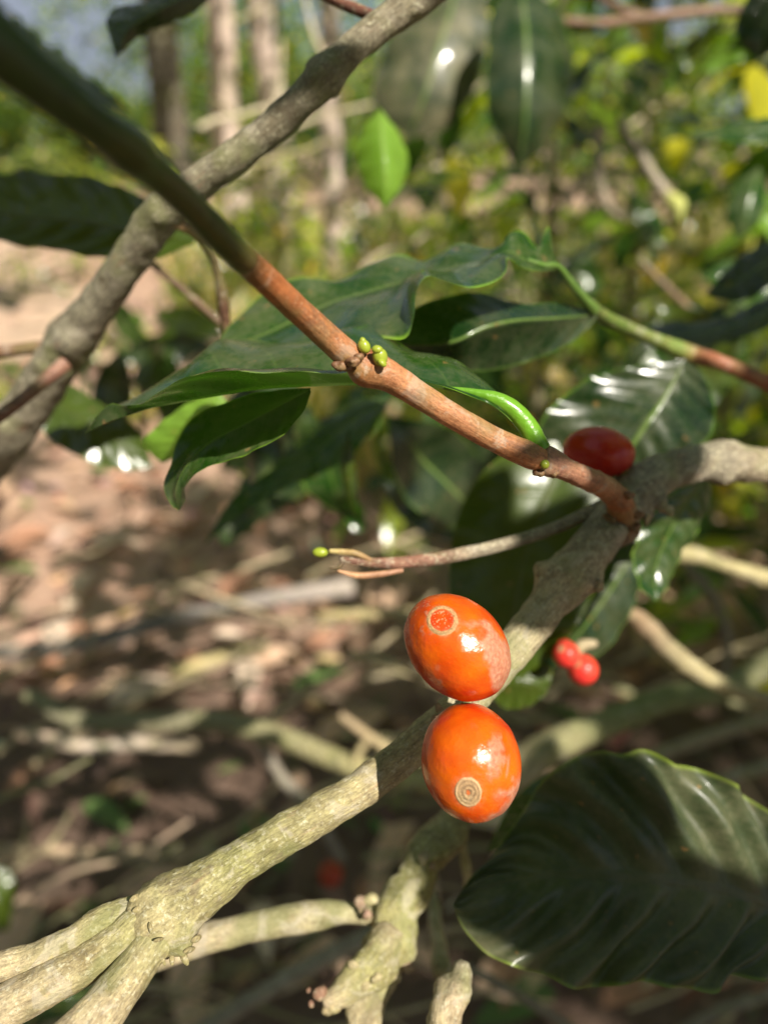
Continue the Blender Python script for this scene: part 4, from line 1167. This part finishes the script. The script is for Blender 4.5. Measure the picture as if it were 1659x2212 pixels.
for k, (lb, px, y, cz, r_) in enumerate(farc):
    x = GX(px, y)
    tree(lb, x, y, cz, .12, 40 + k, [(x, y, cz, r_), (x + r_ * .8, y + .6, cz - .6, r_ * .8), (x - r_ * .7, y + .3, cz - .9, r_ * .8), (x, y - .4, .9, r_ * .7)], 2600, .16, LG, (.16, .12, .08), yel=.05)
# understorey row on the left, low and in shade
for k, (lb, x, y, h, r_) in enumerate([('low shaded shrub at the left edge beyond the path', GX(40, 9), 9, 1.3, .9), ('low green shrub beyond the path, left', GX(250, 8.4), 8.4, .9, .8), ('low green shrub left of the pale trunks', GX(420, 7), 7, .95, .7), ('low shrub at the foot of the pale trunks', GX(620, 6), 6, .75, .6)]):
    shrub(lb, x, y, h, r_, 60 + k, nb=26, leafL=.13, yel=.06, group='low shrubs beyond the path', name='shrub')

rng = random.Random(77)
FW = Multi()
for i in range(16000):
    az = rng.uniform(-1.15, 1.15); dd = rng.uniform(19, 26)
    x = math.sin(az) * dd; y = math.cos(az) * dd
    top = 2.3 + 1.6 * noise.noise(Vector((az * 5, 0, 0))) + 1.0 * noise.noise(Vector((az * 17, 3, 0))) + (1.5 if x > -4 else 0)
    if -.36 < az < -.25 or az < -.42: top = min(top, 1.7)
    z = rng.uniform(0, max(.8, top))
    L = rng.uniform(.2, .5)
    add_leaf(FW, Vector((x, y, z)), Vector((rng.uniform(-1, 1), rng.uniform(-1, 1), rng.uniform(-1, .5))), Vector((rng.uniform(-1, 1), rng.uniform(-1, 1), 1)), L, L * .6, pick(rng, LG, .02), nl=2)
tag(mesh_obj('distant_woods', FW.v, FW.f, M_CROWN, None, FW.uv, FW.c, base=(0, 22, 0)), 'far off woodland seen as one soft green mass', 'woods', kind='stuff')

# ------------------------------------------------------------ unseen crown behind the viewer, shaped to cast the dappled shade


def want_shade(px, py):
    """how much of the ground seen at a picture position the crown keeps from the sun"""
    if py < 520: return .36
    if px < 520 and py < 930: return .08
    if py < 930: return .5
    if py < 1250: return .33 if px < 880 else .36
    if py < 1480 and px < 900: return .42
    return .92


rng = random.Random(3)
OV = Multi()
lit_pts = [P(*q) for q in [(987, 1397, .11), (1017, 1645, .11), (960, 880, .11), (1060, 940, .112), (1200, 1010, .115), (760, 770, .103), (640, 670, .096), (570, 600, .09), (600, 770, .13), (500, 780, .13), (700, 800, .12), (900, 790, .12),
    (900, 600, .14), (1050, 560, .145), (830, 300, .25), (830, 400, .25), (385, 1030, .125), (560, 1836, .115), (700, 1750, .115), (340, 1980, .11), (430, 1920, .11), (150, 2100, .11), (240, 2150, .107), (60, 2060, .11), (1090, 1430, .128), (1180, 1310, .135),
    (1620, 1000, .165), (1550, 1000, .165), (1440, 1120, .185), (1420, 1240, .185), (870, 1950, .15), (800, 2080, .147), (770, 2190, .144), (400, 2040, .15), (560, 2000, .15), (700, 1975, .15), (980, 2150, .13), (1225, 1420, .19), (1258, 1447, .19), (1460, 1410, .3), (400, 900, .17), (640, 260, .145), (1130, 250, .46), (930, 100, .5), (900, 220, .5), (980, 160, .5), (1480, 1800, .145), (1300, 840, .195), (1400, 860, .192), (1480, 880, .188), (1440, 940, .19), (470, 1425, .9), (420, 1440, .9), (540, 1405, .9), (80, 1592, .85), (150, 1605, .85), (230, 1612, .85), (370, 1610, .85), (720, 1275, 1.25), (640, 1285, 1.25), (560, 1300, 1.25), (1430, 1390, .3), (1480, 1432, .3), (1500, 1200, .36), (1620, 1245, .36), (1560, 1220, .36), (720, 1635, .51), (660, 1615, .52), (800, 1600, .5), (850, 1330, .8), (760, 1330, .8), (220, 1545, .6)]]
for i in range(60000):
    y = -.4 + 9.4 * rng.random() ** 1.6
    wd = (y * .62 + .7)
    if rng.random() > wd / 6.4: continue
    x = rng.uniform(-1, 1) * wd
    g = Vector((x, y, 0))
    q = pix(g)
    cov = want_shade(q[0], q[1]) if q else .8
    sc_n = 3.4 / (.6 + .35 * max(0, y))
    nn = noise.noise(Vector((x * sc_n, y * sc_n * .7, 0))) + .45 * noise.noise(Vector((x * sc_n * 2.6, y * sc_n * 2, 4)))
    cv = .97 if nn > (.5 - cov) * .85 else .12
    lam = -math.log(1 - cv)
    dens = 60000 / 6.4 * 1.0 / (9.4 * 1.6 * ((y + .4) / 9.4 + 1e-3) ** .375) / 2
    z = rng.uniform(1.9, 3.6) if rng.random() < .6 else rng.uniform(3.6, 6)
    L = rng.uniform(.10, .2)
    area = L * L * .55 * .55
    if (g - Vector((-.5, .7, 0))).length < .6: area *= .4
    if rng.random() > lam / (dens * area): continue
    p = g + LSUN * (z / LSUN.z)
    qq = pix(p)
    if qq and -300 < qq[0] < 1950 and -300 < qq[1] < 2500: continue
    if p.y > .6 and rng.random() < .4: continue
    ok = True
    dr = Vector((rng.uniform(-1, 1), rng.uniform(-1, 1), rng.uniform(-.4, .4))).normalized()
    near_col = (p - CAM - LSUN * (p - CAM).dot(LSUN)).length < .4
    if near_col: L *= .62
    mid = p + dr * (L / 2)
    if (mid - CAM - LSUN * (mid - CAM).dot(LSUN)).length < 1.5:
        for fp in lit_pts:  # crown stays open along the sun line to each chosen lit point
            rel = mid - fp
            if (rel - LSUN * rel.dot(LSUN)).length < L / 2 + .018: ok = False; break
    if not ok: continue
    add_leaf(OV, p, dr, Vector((rng.uniform(-.4, .6), rng.uniform(-.9, .1), 1)), L, L * .55, pick(rng, GREENS, .0), nl=2)
print('canopy leaves', len(OV.v) // 9)
for k, (lb, x, y, cz, r_) in enumerate([('unseen tree added left of the viewer to block sky light', -4.0, 1.0, 3.2, 1.6), ('unseen tree added behind left of the viewer to block sky light', -3.4, -3.0, 2.6, 1.7),
        ('unseen tree added right of the viewer to block sky light', 4.4, 1.6, 3.2, 1.7), ('unseen tree added directly behind the viewer to block sky light', -.6, -4.6, 2.4, 1.6), ('unseen tree added ahead left of the path to block sky light', -6.4, 4.5, 3.4, 1.9)]):
    tree(lb, x, y, cz, .12, 90 + k, [(x, y, cz, r_), (x + r_ * .7, y + .4, cz - 1, r_ * .8), (x - r_ * .7, y - .3, cz - 1.1, r_ * .8), (x, y - .4, 1.0, r_ * .7)], 2600, .3, LG, (.2, .15, .1))  # trees added out of view to cut the sky light
e = empty('shade_tree', (2.6, -2.2, 0), 'unseen shade tree behind the viewer, crown shaped to cast the dappled shade', 'tree')
T = Multi()
T.add(*tube_data([(2.6, -2.2, -.1, .14), (2.5, -2.1, 1.2, .12), (2.3, -1.9, 2.6, .09), (2.0, -1.2, 3.8, .05)], 12, .2, .06, 3, [(0, (.3, .24, .17)), (1, (.3, .24, .17))]))
mesh_obj('trunk', T.v, T.f, M_TRUNK, e, T.uv, T.c, base=(2.6, -2.2, 0))
mesh_obj('crown', OV.v, OV.f, M_FOL, e, OV.uv, OV.c, base=(2, -1, 3))

# unseen leaves added behind the viewer to shade chosen near things
NS = Multi()


def shade_leaf(qx, qy, L, W, rot, tt):
    """leaf square to the sun at camera-frame (qx,qy) mm, tt metres sunwards"""
    base = Vector((qx / 1000, qy / 1000, 0)) + LCAM * tt
    u = LCAM.orthogonal().normalized(); v = LCAM.cross(u)
    d = u * math.cos(rot) + v * math.sin(rot)
    base = base - d * (L / 2)
    add_leaf(NS, cw(base), cdir(d), LSUN, L, W, (.035, .085, .014), nl=8, curve=.05, fold=.05)


def shade_band(x0, y0, x1, y1, W, tt):
    a = Vector((x0 / 1000, y0 / 1000, 0)) + LCAM * tt; b_ = Vector((x1 / 1000, y1 / 1000, 0)) + LCAM * tt
    add_leaf(NS, cw(a), cdir(b_ - a), LSUN, (b_ - a).length, W, (.035, .085, .014), nl=10, curve=.0, fold=.05)


for a in [(-18, 36, 25, 69, .019, .2), (-22, 44, 8, 64, .02, .22), (-14, 49, 26, 74, .013, .24),
          (88, 42, 150, 100, .028, .2), (84, 44, 118, 66, .016, .23), (96, 62, 130, 108, .03, .22), (126, 60, 150, 76, .018, .24),
          (80, -5, 172, -16, .026, .2), (90, -20, 165, -28, .02, .22), (84, 28, 112, -24, .028, .22), (90, -22, 150, -30, .02, .23), (92, 32, 124, 18, .02, .25), (104, 22, 128, 2, .018, .24),
          (-30, 170, 50, 182, .04, .22), (30, 150, 90, 152, .01, .2), (72, 62, 104, 74, .006, .2)]:
    shade_band(*a)
rng = random.Random(15)  # small added leaves darken the ground around the open sun lines
for i in range(2600):
    gx = rng.uniform(-260, 420); gy = rng.uniform(-260, 330)
    tt = rng.uniform(.35, .8)
    L = rng.uniform(.035, .06)
    c0 = Vector((gx / 1000, gy / 1000, 0)) + LCAM * tt
    mid = cw(c0)
    if any(((mid - fp) - LSUN * (mid - fp).dot(LSUN)).length < L / 2 + .010 for fp in lit_pts): continue
    u_ = LCAM.orthogonal().normalized(); v_ = LCAM.cross(u_); th = rng.uniform(0, 6.28)
    d_ = u_ * math.cos(th) + v_ * math.sin(th)
    if math.hypot(gx - 90, gy - 40) > 330 or rng.random() < .25: continue
    q_ = pix(mid)
    if q_ and q_[2] > 0 and -400 < q_[0] < 2100 and -400 < q_[1] < 2600: continue
    add_leaf(NS, cw(c0 - d_ * (L / 2)), cdir(d_), LSUN, L, L * .5, (.035, .085, .014), nl=4, curve=.05, fold=.05)
e = empty('shade_leaves', cw((.3, -.3, .25)), 'unseen leaves added behind the viewer to shade the near things', 'branch')
mesh_obj('foliage', NS.v, NS.f, M_FOL, e, NS.uv, NS.c, base=cw((.2, .1, .2)))

# ------------------------------------------------------------ light, sky, camera
el = math.asin(LSUN.z); az = math.atan2(LSUN.x, LSUN.y)
sun = bpy.data.lights.new('sun', 'SUN'); sun.energy = 5.0; sun.angle = R(.5); sun.color = (1, .93, .82)
so = bpy.data.objects.new('sun', sun); COL.objects.link(so)
so.rotation_euler = (-LSUN).to_track_quat('-Z', 'Y').to_euler(); so.location = (3, -4, 6)
w = bpy.data.worlds.new('World'); sc.world = w; w.use_nodes = True
nt = w.node_tree
sky = nt.nodes.new('ShaderNodeTexSky'); sky.sky_type = 'NISHITA'; sky.sun_disc = False
sky.sun_elevation = el; sky.sun_rotation = az
bg = nt.nodes['Background']; bg.inputs[1].default_value = .05
tcw = nt.nodes.new('ShaderNodeTexCoord'); cn = nt.nodes.new('ShaderNodeTexNoise')
cn.inputs['Scale'].default_value = 3.2; cn.inputs['Detail'].default_value = 6; cn.inputs['Roughness'].default_value = .55
nt.links.new(tcw.outputs['Generated'], cn.inputs['Vector'])
crr = nt.nodes.new('ShaderNodeValToRGB'); crr.color_ramp.elements[0].position = .46; crr.color_ramp.elements[1].position = .57
nt.links.new(cn.outputs['Fac'], crr.inputs[0])
cm = nt.nodes.new('ShaderNodeMix'); cm.data_type = 'RGBA'
nt.links.new(crr.outputs[0], cm.inputs[0]); nt.links.new(sky.outputs[0], cm.inputs[6]); cm.inputs[7].default_value = (4.6, 5.2, 6.4, 1)
nt.links.new(cm.outputs[2], bg.inputs[0])
cam = bpy.data.cameras.new('camera'); co = bpy.data.objects.new('camera', cam); COL.objects.link(co)
co.location = CAM; co.rotation_euler = (math.pi / 2 - PITCH, 0, 0)
cam.sensor_fit = 'VERTICAL'; cam.sensor_height = 36; cam.lens = 36 * F / 2212
cam.clip_start = .005; cam.clip_end = 500
cam.dof.use_dof = True; cam.dof.focus_distance = .111; cam.dof.aperture_fstop = cam.lens / 2.6
cam.dof.aperture_blades = 0
sc.camera = co
sc.view_settings.view_transform = 'Standard'; sc.view_settings.look = 'None'
sc.view_settings.exposure = .58; sc.view_settings.gamma = 1
sc.render.engine = 'CYCLES'
sc.cycles.use_denoising = True
sc.cycles.max_bounces = 8
sc.cycles.sample_clamp_indirect = 4
